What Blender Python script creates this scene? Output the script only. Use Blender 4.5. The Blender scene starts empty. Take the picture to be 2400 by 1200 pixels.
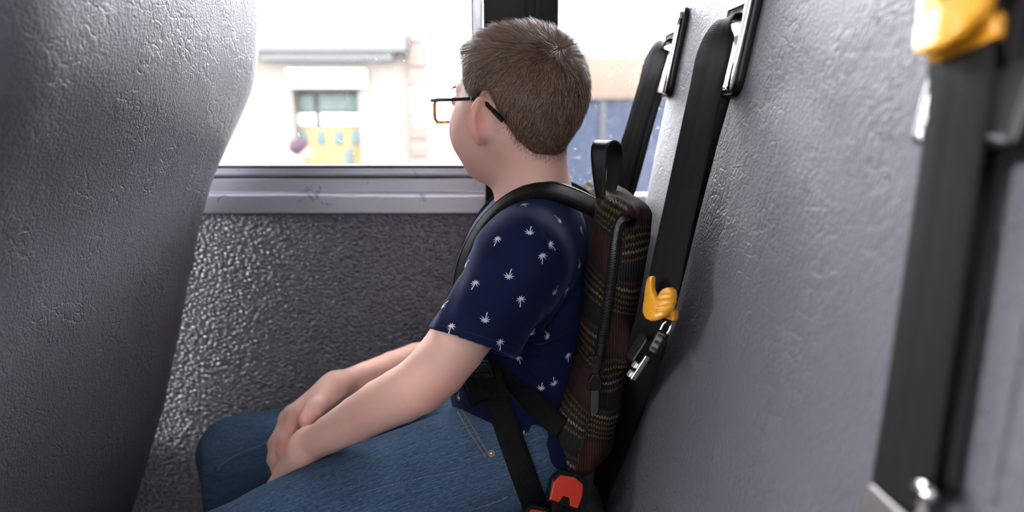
import bpy, bmesh, math, random
import numpy as np
from mathutils import Vector, Matrix
from mathutils.bvhtree import BVHTree

random.seed(7)
rng = np.random.default_rng(7)
scene = bpy.context.scene
COL = scene.collection

# ------------------------------------------------------------------ camera
CAM_LOC = (0.0, 0.0, 0.95)
PITCH = math.radians(12.0)
YAW = math.radians(-0.64)
FPX = 1620.0
cam = bpy.data.cameras.new('camera')
cam.sensor_width = 36.0
cam.lens = FPX / 2400.0 * 36.0
cam.clip_start = 0.02
cam.clip_end = 200
cam.dof.use_dof = True
cam.dof.focus_distance = 0.84
cam.dof.aperture_fstop = 2.6
cam_o = bpy.data.objects.new('camera', cam)
cam_o.location = CAM_LOC
cam_o.rotation_euler = (math.pi / 2 - PITCH, 0, YAW)
COL.objects.link(cam_o)
scene.camera = cam_o

# ------------------------------------------------------------------ world, exposure
world = bpy.data.worlds.new('sky')
scene.world = world
world.use_nodes = True
wn = world.node_tree
bg = wn.nodes['Background']
bg.inputs['Color'].default_value = (0.96, 0.965, 1.0, 1)
bg.inputs['Strength'].default_value = 14.0
sun = bpy.data.lights.new('sun_offscreen', 'SUN')
sun.energy = 5.0
sun.angle = math.radians(3)
sun.color = (1.0, 0.95, 0.88)
sun_o = bpy.data.objects.new('sun_offscreen', sun)
# sun stands high beyond the bus roof, a little ahead
sun_o.rotation_euler = (math.radians(-20), math.radians(-32), 0)
COL.objects.link(sun_o)
vs = scene.view_settings
vs.view_transform = 'Standard'
vs.look = 'None'
vs.exposure = 1.1
vs.gamma = 1.0
vs.use_curve_mapping = False
scene.cycles.max_bounces = 7
scene.cycles.diffuse_bounces = 4
scene.cycles.glossy_bounces = 3
scene.cycles.use_adaptive_sampling = True
scene.cycles.adaptive_threshold = 0.03
scene.cycles.transparent_max_bounces = 16
scene.cycles.sample_clamp_indirect = 8.0


# ------------------------------------------------------------------ helpers
def P(px, py, Y):
    """point at depth Y (metres from the camera towards the window) seen at px, py of the 2400x1200 frame"""
    u = (px - 1200) / FPX
    v = -(py - 600) / FPX
    d = (u, math.cos(PITCH) + v * math.sin(PITCH), -math.sin(PITCH) + v * math.cos(PITCH))
    c, s = math.cos(YAW), math.sin(YAW)
    d = (c * d[0] - s * d[1], s * d[0] + c * d[1], d[2])
    t = Y / d[1]
    return np.array([CAM_LOC[0] + d[0] * t, Y, CAM_LOC[2] + d[2] * t])


def ray(px, py):
    p = P(px, py, 1.0)
    o = np.array(CAM_LOC)
    d = p - o
    return o, d / np.linalg.norm(d)


def tag(o, label=None, cat=None, group=None, kind=None):
    if label: o['label'] = label
    if cat: o['category'] = cat
    if group: o['group'] = group
    if kind: o['kind'] = kind
    return o


def empty(name, loc=(0, 0, 0)):
    o = bpy.data.objects.new(name, None)
    o.location = loc
    o.empty_display_size = 0.05
    COL.objects.link(o)
    return o


def link_mesh(name, me, mat=None, parent=None, smooth=True):
    o = bpy.data.objects.new(name, me)
    if mat is not None and len(me.materials) == 0:
        me.materials.append(mat)
    COL.objects.link(o)
    if parent is not None:
        o.parent = parent
        bpy.context.view_layer.update()
        o.matrix_parent_inverse = parent.matrix_world.inverted()
    if smooth and len(me.polygons):
        me.polygons.foreach_set('use_smooth', np.ones(len(me.polygons), dtype=bool))
    me.update()
    return o


def np_mesh(name, V, Q):
    """quads (or triangles) from arrays"""
    V = np.asarray(V, dtype=np.float32)
    Q = np.asarray(Q, dtype=np.int32)
    me = bpy.data.meshes.new(name)
    n = Q.shape[1]
    me.vertices.add(len(V))
    me.vertices.foreach_set('co', V.ravel())
    me.loops.add(Q.size)
    me.loops.foreach_set('vertex_index', Q.ravel())
    me.polygons.add(len(Q))
    me.polygons.foreach_set('loop_start', np.arange(0, Q.size, n, dtype=np.int32))
    me.update(calc_edges=True)
    return me


def set_attr(me, name, arr):
    arr = np.asarray(arr, dtype=np.float32)
    if arr.ndim == 2:
        a = me.attributes.new(name, 'FLOAT_VECTOR', 'POINT')
        a.data.foreach_set('vector', arr.ravel())
    else:
        a = me.attributes.new(name, 'FLOAT', 'POINT')
        a.data.foreach_set('value', arr)


def py_mesh(name, V, F, mat=None, parent=None, smooth=False):
    me = bpy.data.meshes.new(name)
    me.from_pydata([tuple(map(float, v)) for v in V], [], F)
    me.update()
    bm = bmesh.new(); bm.from_mesh(me)
    bmesh.ops.recalc_face_normals(bm, faces=bm.faces)
    bm.to_mesh(me); bm.free()
    return link_mesh(name, me, mat, parent, smooth)


def box(name, lo, hi, mat, parent=None, bevel=0.0, seg=2, M=None):
    bm = bmesh.new()
    bmesh.ops.create_cube(bm, size=1.0)
    lo, hi = Vector(lo), Vector(hi)
    for v in bm.verts:
        v.co = Vector((lo[i] + (v.co[i] + 0.5) * (hi[i] - lo[i]) for i in range(3)))
    if bevel > 0:
        bmesh.ops.bevel(bm, geom=bm.edges[:], offset=bevel, segments=seg, profile=0.5, affect='EDGES')
    if M is not None:
        bmesh.ops.transform(bm, matrix=M, verts=bm.verts)
    me = bpy.data.meshes.new(name)
    bm.to_mesh(me); bm.free()
    o = link_mesh(name, me, mat, parent, smooth=bevel > 0)
    return o


def catmull(pts, n):
    pts = np.asarray(pts, dtype=float)
    if len(pts) < 3:
        t = np.linspace(0, 1, n)[:, None]
        return pts[0] * (1 - t) + pts[-1] * t
    p = np.vstack([2 * pts[0] - pts[1], pts, 2 * pts[-1] - pts[-2]])
    m = len(pts) - 1
    out = []
    for t in np.linspace(0, m - 1e-9, n):
        i = int(t); f = t - i
        a, b, c, d = p[i], p[i + 1], p[i + 2], p[i + 3]
        out.append(0.5 * ((2 * b) + (-a + c) * f + (2 * a - 5 * b + 4 * c - d) * f * f + (-a + 3 * b - 3 * c + d) * f ** 3))
    return np.array(out)


def unit(v):
    v = np.asarray(v, dtype=float)
    return v / (np.linalg.norm(v) + 1e-12)


def ribbon(name, pts, wid, width, thick, mat, parent=None, n=60, edge=0.3, closed=False, puff=0.0):
    """strap along pts; wid = list of width directions (or one); rounded-rectangle section"""
    C = catmull(pts, n)
    wid = np.asarray(wid, dtype=float)
    if wid.ndim == 1:
        W = np.repeat(wid[None], n, 0)
    else:
        W = catmull(wid, n)
    width = catmull(np.asarray(width, dtype=float)[:, None] * np.ones(3), n)[:, 0] if np.ndim(width) else np.full(n, width)
    T = np.gradient(C, axis=0)
    T /= np.linalg.norm(T, axis=1)[:, None]
    W = W - (W * T).sum(1)[:, None] * T
    W /= np.linalg.norm(W, axis=1)[:, None]
    N = np.cross(T, W)
    r = thick / 2
    prof = [(-1, -edge), (-0.97, -1), (-0.5, -1 - puff), (0, -1 - puff * 1.3), (0.5, -1 - puff), (0.97, -1), (1, -edge), (1, edge), (0.97, 1), (0.5, 1 + puff), (0, 1 + puff * 1.3), (-0.5, 1 + puff), (-0.97, 1), (-1, edge)]
    m = len(prof)
    V = []
    uv = []
    L = np.concatenate([[0], np.cumsum(np.linalg.norm(np.diff(C, axis=0), axis=1))])
    for i in range(n):
        for a, b in prof:
            V.append(C[i] + W[i] * a * width[i] / 2 + N[i] * b * r)
            uv.append((a * width[i] / 2, L[i], 1.0 if b > 0 else 0.0))
    Q = []
    for i in range(n - 1):
        for j in range(m):
            Q.append((i * m + j, i * m + (j + 1) % m, (i + 1) * m + (j + 1) % m, (i + 1) * m + j))
    me = bpy.data.meshes.new(name)
    F = Q + [tuple(range(m))[::-1], tuple((n - 1) * m + j for j in range(m))]
    me.from_pydata([tuple(v) for v in V], [], F)
    set_attr(me, 'tc', np.array(uv))
    bm = bmesh.new(); bm.from_mesh(me)
    bmesh.ops.recalc_face_normals(bm, faces=bm.faces)
    bm.to_mesh(me); bm.free()
    return link_mesh(name, me, mat, parent, True)


def tube(name, pts, rad, mat, parent=None, n=40, seg=10, raw=False, flat=None):
    C = catmull(pts, n)
    R = catmull(np.asarray(rad, dtype=float)[:, None] * np.ones(3), n)[:, 0] if np.ndim(rad) else np.full(n, rad)
    T = np.gradient(C, axis=0)
    T /= np.linalg.norm(T, axis=1)[:, None] + 1e-12
    ref = np.array([0, 0, 1.0]) if abs(T[0][2]) < 0.9 else np.array([1.0, 0, 0])
    A = np.cross(T[0], ref); A = unit(A)
    V = []
    for i in range(n):
        A = unit(A - T[i] * np.dot(A, T[i]))
        B = np.cross(T[i], A)
        for j in range(seg):
            t = 2 * math.pi * j / seg
            V.append(C[i] + (A * math.cos(t) + B * math.sin(t)) * R[i])
    F = []
    for i in range(n - 1):
        for j in range(seg):
            F.append((i * seg + j, i * seg + (j + 1) % seg, (i + 1) * seg + (j + 1) % seg, (i + 1) * seg + j))
    F += [tuple(range(seg)), tuple((n - 1) * seg + j for j in range(seg))]
    if raw:
        return V, F
    return py_mesh(name, V, F, mat, parent, True)


def prism(name, outline, thick, M, mat, parent=None, bevel=0.0):
    """polygon outline (u,v) extruded along local z from -thick/2 to thick/2, placed by 4x4 M"""
    bm = bmesh.new()
    vs_ = [bm.verts.new((u, v, -thick / 2)) for u, v in outline]
    f = bm.faces.new(vs_)
    r = bmesh.ops.extrude_face_region(bm, geom=[f])
    top = [e for e in r['geom'] if isinstance(e, bmesh.types.BMVert)]
    bmesh.ops.translate(bm, verts=top, vec=(0, 0, thick))
    bmesh.ops.recalc_face_normals(bm, faces=bm.faces)
    if bevel > 0:
        es = [e for e in bm.edges if abs(e.verts[0].co.z - e.verts[1].co.z) < 1e-7]
        bmesh.ops.bevel(bm, geom=es, offset=bevel, segments=2, profile=0.5, affect='EDGES')
    bmesh.ops.triangulate(bm, faces=[f for f in bm.faces if len(f.verts) > 4])
    bmesh.ops.transform(bm, matrix=M, verts=bm.verts)
    me = bpy.data.meshes.new(name)
    bm.to_mesh(me); bm.free()
    return link_mesh(name, me, mat, parent, False)


def frame_M(o, ex, ey):
    ex = unit(ex); ey = np.asarray(ey, float); ey = unit(ey - ex * np.dot(ex, ey)); ez = np.cross(ex, ey)
    M = Matrix.Identity(4)
    for i in range(3):
        M[i][0], M[i][1], M[i][2], M[i][3] = ex[i], ey[i], ez[i], o[i]
    return M


def rrect(w, h, r, n=5):
    out = []
    for cx, cy, a0 in ((w / 2 - r, h / 2 - r, 0), (-w / 2 + r, h / 2 - r, 90), (-w / 2 + r, -h / 2 + r, 180), (w / 2 - r, -h / 2 + r, 270)):
        for k in range(n + 1):
            a = math.radians(a0 + 90 * k / n)
            out.append((cx + r * math.cos(a), cy + r * math.sin(a)))
    return out


# ------------------------------------------------------------------ signed-distance modelling
def smin(a, b, k):
    if k <= 0: return np.minimum(a, b)
    h = np.maximum(k - np.abs(a - b), 0) / k
    return np.minimum(a, b) - h * h * k * 0.25


def smax(a, b, k):
    return -smin(-a, -b, k)


class Sdf:
    def __init__(self):
        self.p = []

    def add(self, fn, lo, hi, op='+', k=0.01):
        self.p.append((fn, np.asarray(lo, float), np.asarray(hi, float), op, k))
        return self

    def cone(self, a, b, ra, rb, k=0.01, op='+', sq=None):
        """tapered capsule; sq=(axis, s): squash along axis by s"""
        a = np.asarray(a, float); b = np.asarray(b, float)
        R = max(ra, rb)
        ba = b - a; L2 = max(float(ba @ ba), 1e-12)
        if sq is None:
            def fn(p):
                q = p - a
                t = np.clip((q @ ba) / L2, 0, 1)
                return np.linalg.norm(q - t[..., None] * ba, axis=-1) - (ra + (rb - ra) * t)
        else:
            ax = unit(sq[0]); s = sq[1]

            def fn(p):
                q = p - a
                t = np.clip((q @ ba) / L2, 0, 1)
                r = q - t[..., None] * ba
                c = r @ ax
                r = r + (c / s - c)[..., None] * ax
                return (np.linalg.norm(r, axis=-1) - (ra + (rb - ra) * t)) * min(1, s)
            R = R * max(1, s)
        self.add(fn, np.minimum(a, b) - R, np.maximum(a, b) + R, op, k)
        return self

    def ell(self, c, rad, R=None, k=0.01, op='+'):
        c = np.asarray(c, float); rad = np.asarray(rad, float)
        R = np.eye(3) if R is None else np.asarray(R, float)   # columns = axes

        def fn(p):
            q = (p - c) @ R
            k0 = np.linalg.norm(q / rad, axis=-1)
            k1 = np.linalg.norm(q / (rad * rad), axis=-1) + 1e-9
            return k0 * (k0 - 1) / k1
        m = rad.max()
        self.add(fn, c - m, c + m, op, k)
        return self

    def chain(self, pts, rad, k=0.01, n=11):
        """smooth limb: capsules along a curve, no swelling where they meet"""
        C = catmull(pts, n + 1)
        R = catmull(np.asarray(rad, float)[:, None] * np.ones(3), n + 1)[:, 0]

        def fn(p):
            d = None
            for i in range(n):
                a, b = C[i], C[i + 1]
                ba = b - a; q = p - a
                t = np.clip((q @ ba) / max(float(ba @ ba), 1e-12), 0, 1)
                e = np.linalg.norm(q - t[..., None] * ba, axis=-1) - (R[i] + (R[i + 1] - R[i]) * t)
                d = e if d is None else smin(d, e, 0.002)
            return d
        m = R.max()
        self.add(fn, C.min(0) - m, C.max(0) + m, '+', k)
        return self

    def rbox(self, c, half, r, R=None, k=0.01, op='+'):
        c = np.asarray(c, float); half = np.asarray(half, float)
        R = np.eye(3) if R is None else np.asarray(R, float)

        def fn(p):
            q = np.abs((p - c) @ R) - (half - r)
            return np.linalg.norm(np.maximum(q, 0), axis=-1) + np.minimum(q.max(-1), 0) - r
        m = np.linalg.norm(half)
        self.add(fn, c - m, c + m, op, k)
        return self

    def mesh(self, name, res, n=24, smooth=1):
        adds = [q for q in self.p if q[3] == '+']
        lo = np.min([q[1] for q in adds], 0) - 4 * res - 0.01
        hi = np.max([q[2] for q in adds], 0) + 4 * res + 0.01
        nb = np.ceil((hi - lo) / (res * n)).astype(int)
        N = nb * n + 4
        cells_id, cells_pos, quads = [], [], []

        def gid(i, j, k):
            return ((i + 1).astype(np.int64) * N[1] + (j + 1)) * N[2] + (k + 1)
        g = np.arange(n + 1)
        for bi in range(nb[0]):
            for bj in range(nb[1]):
                for bk in range(nb[2]):
                    b0 = np.array([bi, bj, bk]) * n
                    plo = lo + b0 * res
                    phi = plo + n * res
                    act = [q for q in self.p if np.all(q[1] - 1.6 * q[4] - 5 * res <= phi) and np.all(q[2] + 1.6 * q[4] + 5 * res >= plo)]
                    if not any(q[3] == '+' for q in act):
                        continue
                    p = np.stack(np.meshgrid(lo[0] + (b0[0] + g) * res, lo[1] + (b0[1] + g) * res, lo[2] + (b0[2] + g) * res, indexing='ij'), -1)
                    F = np.full(p.shape[:3], 1.0)
                    for fn, _, _, op, k in act:
                        if op == '+': F = smin(F, fn(p), k)
                        elif op == '-': F = smax(F, -fn(p), k)
                        elif op == '&': F = smax(F, fn(p), k)
                        else: F = F + fn(p)
                    S = F < 0
                    if S.all() or not S.any():
                        continue
                    cnt = np.zeros((n, n, n), int)
                    for a in (0, 1):
                        for b in (0, 1):
                            for c in (0, 1):
                                cnt += S[a:n + a, b:n + b, c:n + c]
                    I = np.argwhere((cnt > 0) & (cnt < 8))
                    if len(I):
                        acc = np.zeros((len(I), 3)); num = np.zeros(len(I))
                        for ax in range(3):
                            for u in (0, 1):
                                for v in (0, 1):
                                    o0 = [0, 0, 0]; oth = [x for x in range(3) if x != ax]
                                    o0[oth[0]] = u; o0[oth[1]] = v
                                    o1 = list(o0); o1[ax] = 1
                                    A = F[I[:, 0] + o0[0], I[:, 1] + o0[1], I[:, 2] + o0[2]]
                                    B = F[I[:, 0] + o1[0], I[:, 1] + o1[1], I[:, 2] + o1[2]]
                                    m = (A < 0) != (B < 0)
                                    t = np.where(m, A / np.where(m, A - B, 1), 0)
                                    pos = np.tile(np.array(o0, float), (len(I), 1))
                                    pos[:, ax] += t
                                    acc[m] += pos[m]; num[m] += 1
                        cells_pos.append(plo + (I + acc / num[:, None]) * res)
                        J = I + b0
                        cells_id.append(gid(J[:, 0], J[:, 1], J[:, 2]))
                    for ax in range(3):
                        sl0 = [slice(0, n)] * 3
                        sl1 = list(sl0); sl1[ax] = slice(1, n + 1)
                        s0 = S[tuple(sl0)]; s1 = S[tuple(sl1)]
                        E = np.argwhere(s0 != s1)
                        if not len(E): continue
                        flip = s0[E[:, 0], E[:, 1], E[:, 2]]
                        E = E + b0
                        u, v = [(1, 2), (2, 0), (0, 1)][ax]
                        c = []
                        for du, dv in ((-1, -1), (0, -1), (0, 0), (-1, 0)):
                            G = E.copy(); G[:, u] += du; G[:, v] += dv
                            c.append(gid(G[:, 0], G[:, 1], G[:, 2]))
                        q = np.stack(c, 1)
                        q[~flip] = q[~flip][:, ::-1]
                        quads.append(q)
        ids = np.concatenate(cells_id); V = np.concatenate(cells_pos); Q = np.concatenate(quads)
        order = np.argsort(ids)
        ids = ids[order]; V = V[order]
        idx = np.searchsorted(ids, Q)
        idx = np.clip(idx, 0, len(ids) - 1)
        ok = (ids[idx] == Q).all(1)
        Q = idx[ok]
        for _ in range(smooth):
            acc = np.zeros_like(V); num = np.zeros(len(V))
            for a in range(4):
                for b in ((a + 1) % 4,):
                    np.add.at(acc, Q[:, a], V[Q[:, b]]); np.add.at(num, Q[:, a], 1)
                    np.add.at(acc, Q[:, b], V[Q[:, a]]); np.add.at(num, Q[:, b], 1)
            V = V * 0.4 + 0.6 * acc / np.maximum(num, 1)[:, None]
        return np_mesh(name, V, Q)


# ------------------------------------------------------------------ materials
class NT:
    def __init__(self, name):
        self.m = bpy.data.materials.new(name)
        self.m.use_nodes = True
        self.t = self.m.node_tree
        self.b = self.t.nodes['Principled BSDF']
        self.out = self.t.nodes['Material Output']

    def n(self, typ, **kw):
        x = self.t.nodes.new(typ)
        for k, v in kw.items():
            if k.startswith('i_'):
                x.inputs[int(k[2:]) if k[2:].isdigit() else k[2:].replace('_', ' ')].default_value = v
            else:
                setattr(x, k, v)
        return x

    def l(self, a, b):
        self.t.links.new(a, b)

    def set(self, **kw):
        for k, v in kw.items():
            self.b.inputs[k.replace('_', ' ')].default_value = v
        return self

    def coord(self, attr=None):
        if attr:
            return self.n('ShaderNodeAttribute', attribute_name=attr).outputs['Vector']
        return self.n('ShaderNodeTexCoord').outputs['Object']

    def noise(self, co, scale, detail=4, rough=0.5, dist=0.0):
        x = self.n('ShaderNodeTexNoise')
        x.inputs['Scale'].default_value = scale
        x.inputs['Detail'].default_value = detail
        x.inputs['Roughness'].default_value = rough
        x.inputs['Distortion'].default_value = dist
        self.l(co, x.inputs['Vector'])
        return x

    def mapping(self, co, scale=(1, 1, 1), rot=(0, 0, 0), loc=(0, 0, 0)):
        x = self.n('ShaderNodeMapping')
        x.inputs['Scale'].default_value = scale
        x.inputs['Rotation'].default_value = rot
        x.inputs['Location'].default_value = loc
        self.l(co, x.inputs['Vector'])
        return x.outputs['Vector']

    def ramp(self, fac, stops, interp='LINEAR'):
        x = self.n('ShaderNodeValToRGB')
        x.color_ramp.interpolation = interp
        e = x.color_ramp.elements
        while len(e) < len(stops): e.new(0.5)
        for i, (p, c) in enumerate(stops):
            e[i].position = p
            e[i].color = c if len(c) == 4 else (*c, 1)
        self.l(fac, x.inputs['Fac'])
        return x.outputs['Color']

    def math(self, op, a, b=None, c=None):
        x = self.n('ShaderNodeMath', operation=op)
        for i, v in enumerate((a, b, c)):
            if v is None: continue
            if isinstance(v, (int, float)): x.inputs[i].default_value = v
            else: self.l(v, x.inputs[i])
        return x.outputs[0]

    def mix(self, fac, a, b):
        x = self.n('ShaderNodeMix', data_type='RGBA')
        for s, v in ((x.inputs[0], fac), (x.inputs[6], a), (x.inputs[7], b)):
            if isinstance(v, (int, float)): s.default_value = v
            elif isinstance(v, tuple): s.default_value = v if len(v) == 4 else (*v, 1)
            else: self.l(v, s)
        return x.outputs[2]

    def bump(self, h, strength, dist, prev=None):
        x = self.n('ShaderNodeBump')
        x.inputs['Strength'].default_value = strength
        x.inputs['Distance'].default_value = dist
        self.l(h, x.inputs['Height'])
        if prev is not None: self.l(prev, x.inputs['Normal'])
        return x.outputs['Normal']

    def color(self, c):
        self.l(c, self.b.inputs['Base Color'])

    def normal(self, c):
        self.l(c, self.b.inputs['Normal'])

    def rough(self, c):
        self.l(c, self.b.inputs['Roughness'])


def simple(name, col, rough=0.5, metal=0.0, spec=0.5, **kw):
    t = NT(name)
    t.set(Base_Color=(*col, 1), Roughness=rough, Metallic=metal)
    t.b.inputs['Specular IOR Level'].default_value = spec
    for k, v in kw.items():
        t.b.inputs[k.replace('_', ' ')].default_value = v
    return t.m


def vinyl_mat(name, col, rough=0.4, relief=1.0):
    t = NT(name)
    co = t.coord()
    n1 = t.noise(co, 9, 3)
    t.color(t.mix(n1.outputs['Fac'], tuple(c * 0.88 for c in col), tuple(min(1, c * 1.1) for c in col)))
    # crazed leather grain: cell edges of a warped voronoi plus fine pores
    warp = t.noise(co, 45, 3)
    vadd = t.n('ShaderNodeVectorMath', operation='MULTIPLY_ADD')
    t.l(warp.outputs['Color'], vadd.inputs[0])
    vadd.inputs[1].default_value = (0.03, 0.03, 0.03)
    t.l(co, vadd.inputs[2])
    v = t.n('ShaderNodeTexVoronoi', feature='DISTANCE_TO_EDGE')
    v.inputs['Scale'].default_value = 55
    t.l(vadd.outputs[0], v.inputs['Vector'])
    edge = t.math('MINIMUM', v.outputs['Distance'], 0.10)
    mask = t.noise(co, 16, 3)
    mk = t.ramp(mask.outputs['Fac'], [(0.42, (0, 0, 0)), (0.62, (1, 1, 1))])
    h = t.math('MULTIPLY', edge, mk)
    nb = t.bump(h, 0.9, 0.010 * relief)
    v2 = t.n('ShaderNodeTexVoronoi', feature='F1')
    v2.inputs['Scale'].default_value = 330
    t.l(co, v2.inputs['Vector'])
    wr = t.noise(t.mapping(co, (1, 60, 22)), 5, 5, 0.6, 0.4)
    nb = t.bump(wr.outputs['Fac'], 0.25, 0.005, nb)
    nb = t.bump(v2.outputs['Distance'], 0.4, 0.0015, nb)
    t.normal(nb)
    t.set(Roughness=rough)
    t.b.inputs['Specular IOR Level'].default_value = 0.32
    return t.m


M = {}
M['vinyl'] = vinyl_mat('grey_vinyl', (0.125, 0.119, 0.138), 0.46)


def panel_mat():
    t = NT('pebbled_wall_panel')
    co = t.coord()
    w = t.noise(co, 60, 2)
    vadd = t.n('ShaderNodeVectorMath', operation='MULTIPLY_ADD')
    t.l(w.outputs['Color'], vadd.inputs[0]); vadd.inputs[1].default_value = (0.004, 0.004, 0.004); t.l(co, vadd.inputs[2])
    v = t.n('ShaderNodeTexVoronoi', feature='F1')
    v.inputs['Scale'].default_value = 150
    t.l(t.mapping(vadd.outputs[0], (0.85, 1, 1.15), (0, 0.5, 0)), v.inputs['Vector'])
    n2 = t.noise(co, 260, 3)
    h = t.math('ADD', t.math('MULTIPLY', v.outputs['Distance'], -1.0), t.math('MULTIPLY', n2.outputs['Fac'], 0.2))
    t.normal(t.bump(h, 0.9, 0.0050))
    t.set(Base_Color=(0.145, 0.143, 0.165, 1), Roughness=0.26)
    t.b.inputs['Specular IOR Level'].default_value = 0.75
    return t.m


M['panel'] = panel_mat()


def alu_mat():
    t = NT('brushed_aluminium')
    co = t.coord()
    s = t.noise(t.mapping(co, (3, 300, 300)), 2, 4, 0.6)
    sc = t.noise(co, 22, 6, 0.7, 1.2)
    m = t.ramp(sc.outputs['Fac'], [(0.60, (0, 0, 0)), (0.66, (1, 1, 1))])
    t.color(t.mix(m, (0.60, 0.60, 0.65), (0.26, 0.25, 0.29)))
    t.rough(t.math('MULTIPLY_ADD', s.outputs['Fac'], 0.2, 0.26))
    t.set(Metallic=0.85)
    t.normal(t.bump(s.outputs['Fac'], 0.08, 0.001))
    return t.m


M['alu'] = alu_mat()
M['black_metal'] = simple('black_window_post', (0.006, 0.0055, 0.006), 0.5, spec=0.25)
M['rubber'] = simple('dark_rubber_gasket', (0.03, 0.025, 0.04), 0.6)
M['ceiling'] = simple('painted_ceiling', (0.35, 0.35, 0.35), 0.5)
M['floor'] = simple('black_ribbed_rubber_floor', (0.03, 0.03, 0.033), 0.6)


def glass_mat(name, dust, seed):
    t = NT(name)
    for x in list(t.t.nodes):
        if x != t.out: t.t.nodes.remove(x)
    co = t.coord()
    tr = t.n('ShaderNodeBsdfTransparent')
    tr.inputs['Color'].default_value = (0.96, 0.97, 0.98, 1)
    gl = t.n('ShaderNodeBsdfGlossy'); gl.inputs['Roughness'].default_value = 0.02
    fr = t.n('ShaderNodeFresnel'); fr.inputs['IOR'].default_value = 1.45
    m1 = t.n('ShaderNodeMixShader')
    t.l(t.math('MULTIPLY', fr.outputs[0], 0.8), m1.inputs[0]); t.l(tr.outputs[0], m1.inputs[1]); t.l(gl.outputs[0], m1.inputs[2])
    # water spots and dust that scatter daylight
    v = t.n('ShaderNodeTexVoronoi', feature='F1'); v.inputs['Scale'].default_value = 190; v.inputs['Randomness'].default_value = 1
    t.l(t.mapping(co, (1, 1, 1), loc=(seed, seed, 0)), v.inputs['Vector'])
    spot = t.ramp(v.outputs['Distance'], [(0.16, (1, 1, 1)), (0.30, (0, 0, 0))])
    wh = t.n('ShaderNodeSeparateColor'); t.l(v.outputs['Color'], wh.inputs[0])
    keep = t.ramp(wh.outputs[0], [(0.70, (0, 0, 0)), (0.95, (1, 1, 1))])
    film = t.noise(co, 7, 5, 0.6)
    zone = t.ramp(t.noise(co, 5, 3).outputs['Fac'], [(0.40, (0.25, 0.25, 0.25)), (0.65, (1, 1, 1))])
    amt = t.math('MULTIPLY', t.math('MULTIPLY', t.math('MULTIPLY', spot, keep), zone), dust * 5.0)
    amt = t.math('ADD', amt, t.math('MULTIPLY', film.outputs['Fac'], dust * 0.25))
    tl = t.n('ShaderNodeBsdfTranslucent'); tl.inputs['Color'].default_value = (0.8, 0.82, 0.85, 1)
    m2 = t.n('ShaderNodeMixShader')
    t.l(amt, m2.inputs[0]); t.l(m1.outputs[0], m2.inputs[1]); t.l(tl.outputs[0], m2.inputs[2])
    t.l(m2.outputs[0], t.out.inputs['Surface'])
    return t.m


M['glass'] = glass_mat('window_glass_light_dust', 0.022, 0.0)
M['glass_wet'] = glass_mat('window_glass_water_spots', 0.03, 3.3)


def skin_mat():
    t = NT('skin')
    co = t.coord()
    n = t.noise(co, 14, 4)
    c = t.mix(n.outputs['Fac'], (0.74, 0.425, 0.335), (0.86, 0.55, 0.45))
    a = t.n('ShaderNodeAttribute', attribute_name='flush')
    c = t.mix(a.outputs['Fac'], c, (0.78, 0.25, 0.17))
    t.color(c)
    t.set(Roughness=0.48)
    t.b.inputs['Subsurface Weight'].default_value = 0.35
    t.b.inputs['Subsurface Radius'].default_value = (1.0, 0.35, 0.2)
    t.b.inputs['Subsurface Scale'].default_value = 0.012
    t.b.inputs['Specular IOR Level'].default_value = 0.4
    f = t.noise(co, 420, 3)
    t.normal(t.bump(f.outputs['Fac'], 0.10, 0.0008))
    return t.m


M['skin'] = skin_mat()


def shirt_mat():
    t = NT('navy_jersey')
    co = t.coord()
    n = t.noise(co, 900, 2)
    n2 = t.noise(co, 25, 3)
    t.color(t.mix(n2.outputs['Fac'], (0.0024, 0.0050, 0.028), (0.0044, 0.0088, 0.044)))
    t.set(Roughness=0.85)
    t.b.inputs['Specular IOR Level'].default_value = 0.2
    t.b.inputs['Sheen Weight'].default_value = 0.18
    t.b.inputs['Sheen Roughness'].default_value = 0.4
    t.b.inputs['Sheen Tint'].default_value = (0.35, 0.45, 0.9, 1)
    t.normal(t.bump(n.outputs['Fac'], 0.25, 0.0008))
    return t.m


M['shirt'] = shirt_mat()
M['print'] = simple('white_print', (0.70, 0.68, 0.76), 0.8, spec=0.2)
M['navy_thread'] = simple('navy_thread', (0.006, 0.009, 0.03), 0.9)


def denim_mat():
    t = NT('denim')
    co = t.coord('tc')
    # x along the leg, y around it
    yarn = t.noise(t.mapping(co, (150, 1500, 1500)), 1, 4, 0.6)
    slub = t.noise(t.mapping(co, (26, 1000, 1000)), 1, 3, 0.6)
    big = t.noise(co, 20, 4, 0.6)
    base = t.mix(big.outputs['Fac'], (0.013, 0.032, 0.068), (0.036, 0.078, 0.150))
    th = t.math('ADD', t.math('MULTIPLY', yarn.outputs['Fac'], 0.7), t.math('MULTIPLY', slub.outputs['Fac'], 0.5))
    m = t.ramp(th, [(0.50, (0, 0, 0)), (0.85, (1, 1, 1))])
    t.color(t.mix(t.math('MULTIPLY', m, 0.5), base, (0.26, 0.36, 0.48)))
    t.set(Roughness=0.9)
    t.b.inputs['Specular IOR Level'].default_value = 0.15
    t.normal(t.bump(th, 0.5, 0.0012))
    return t.m


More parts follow.
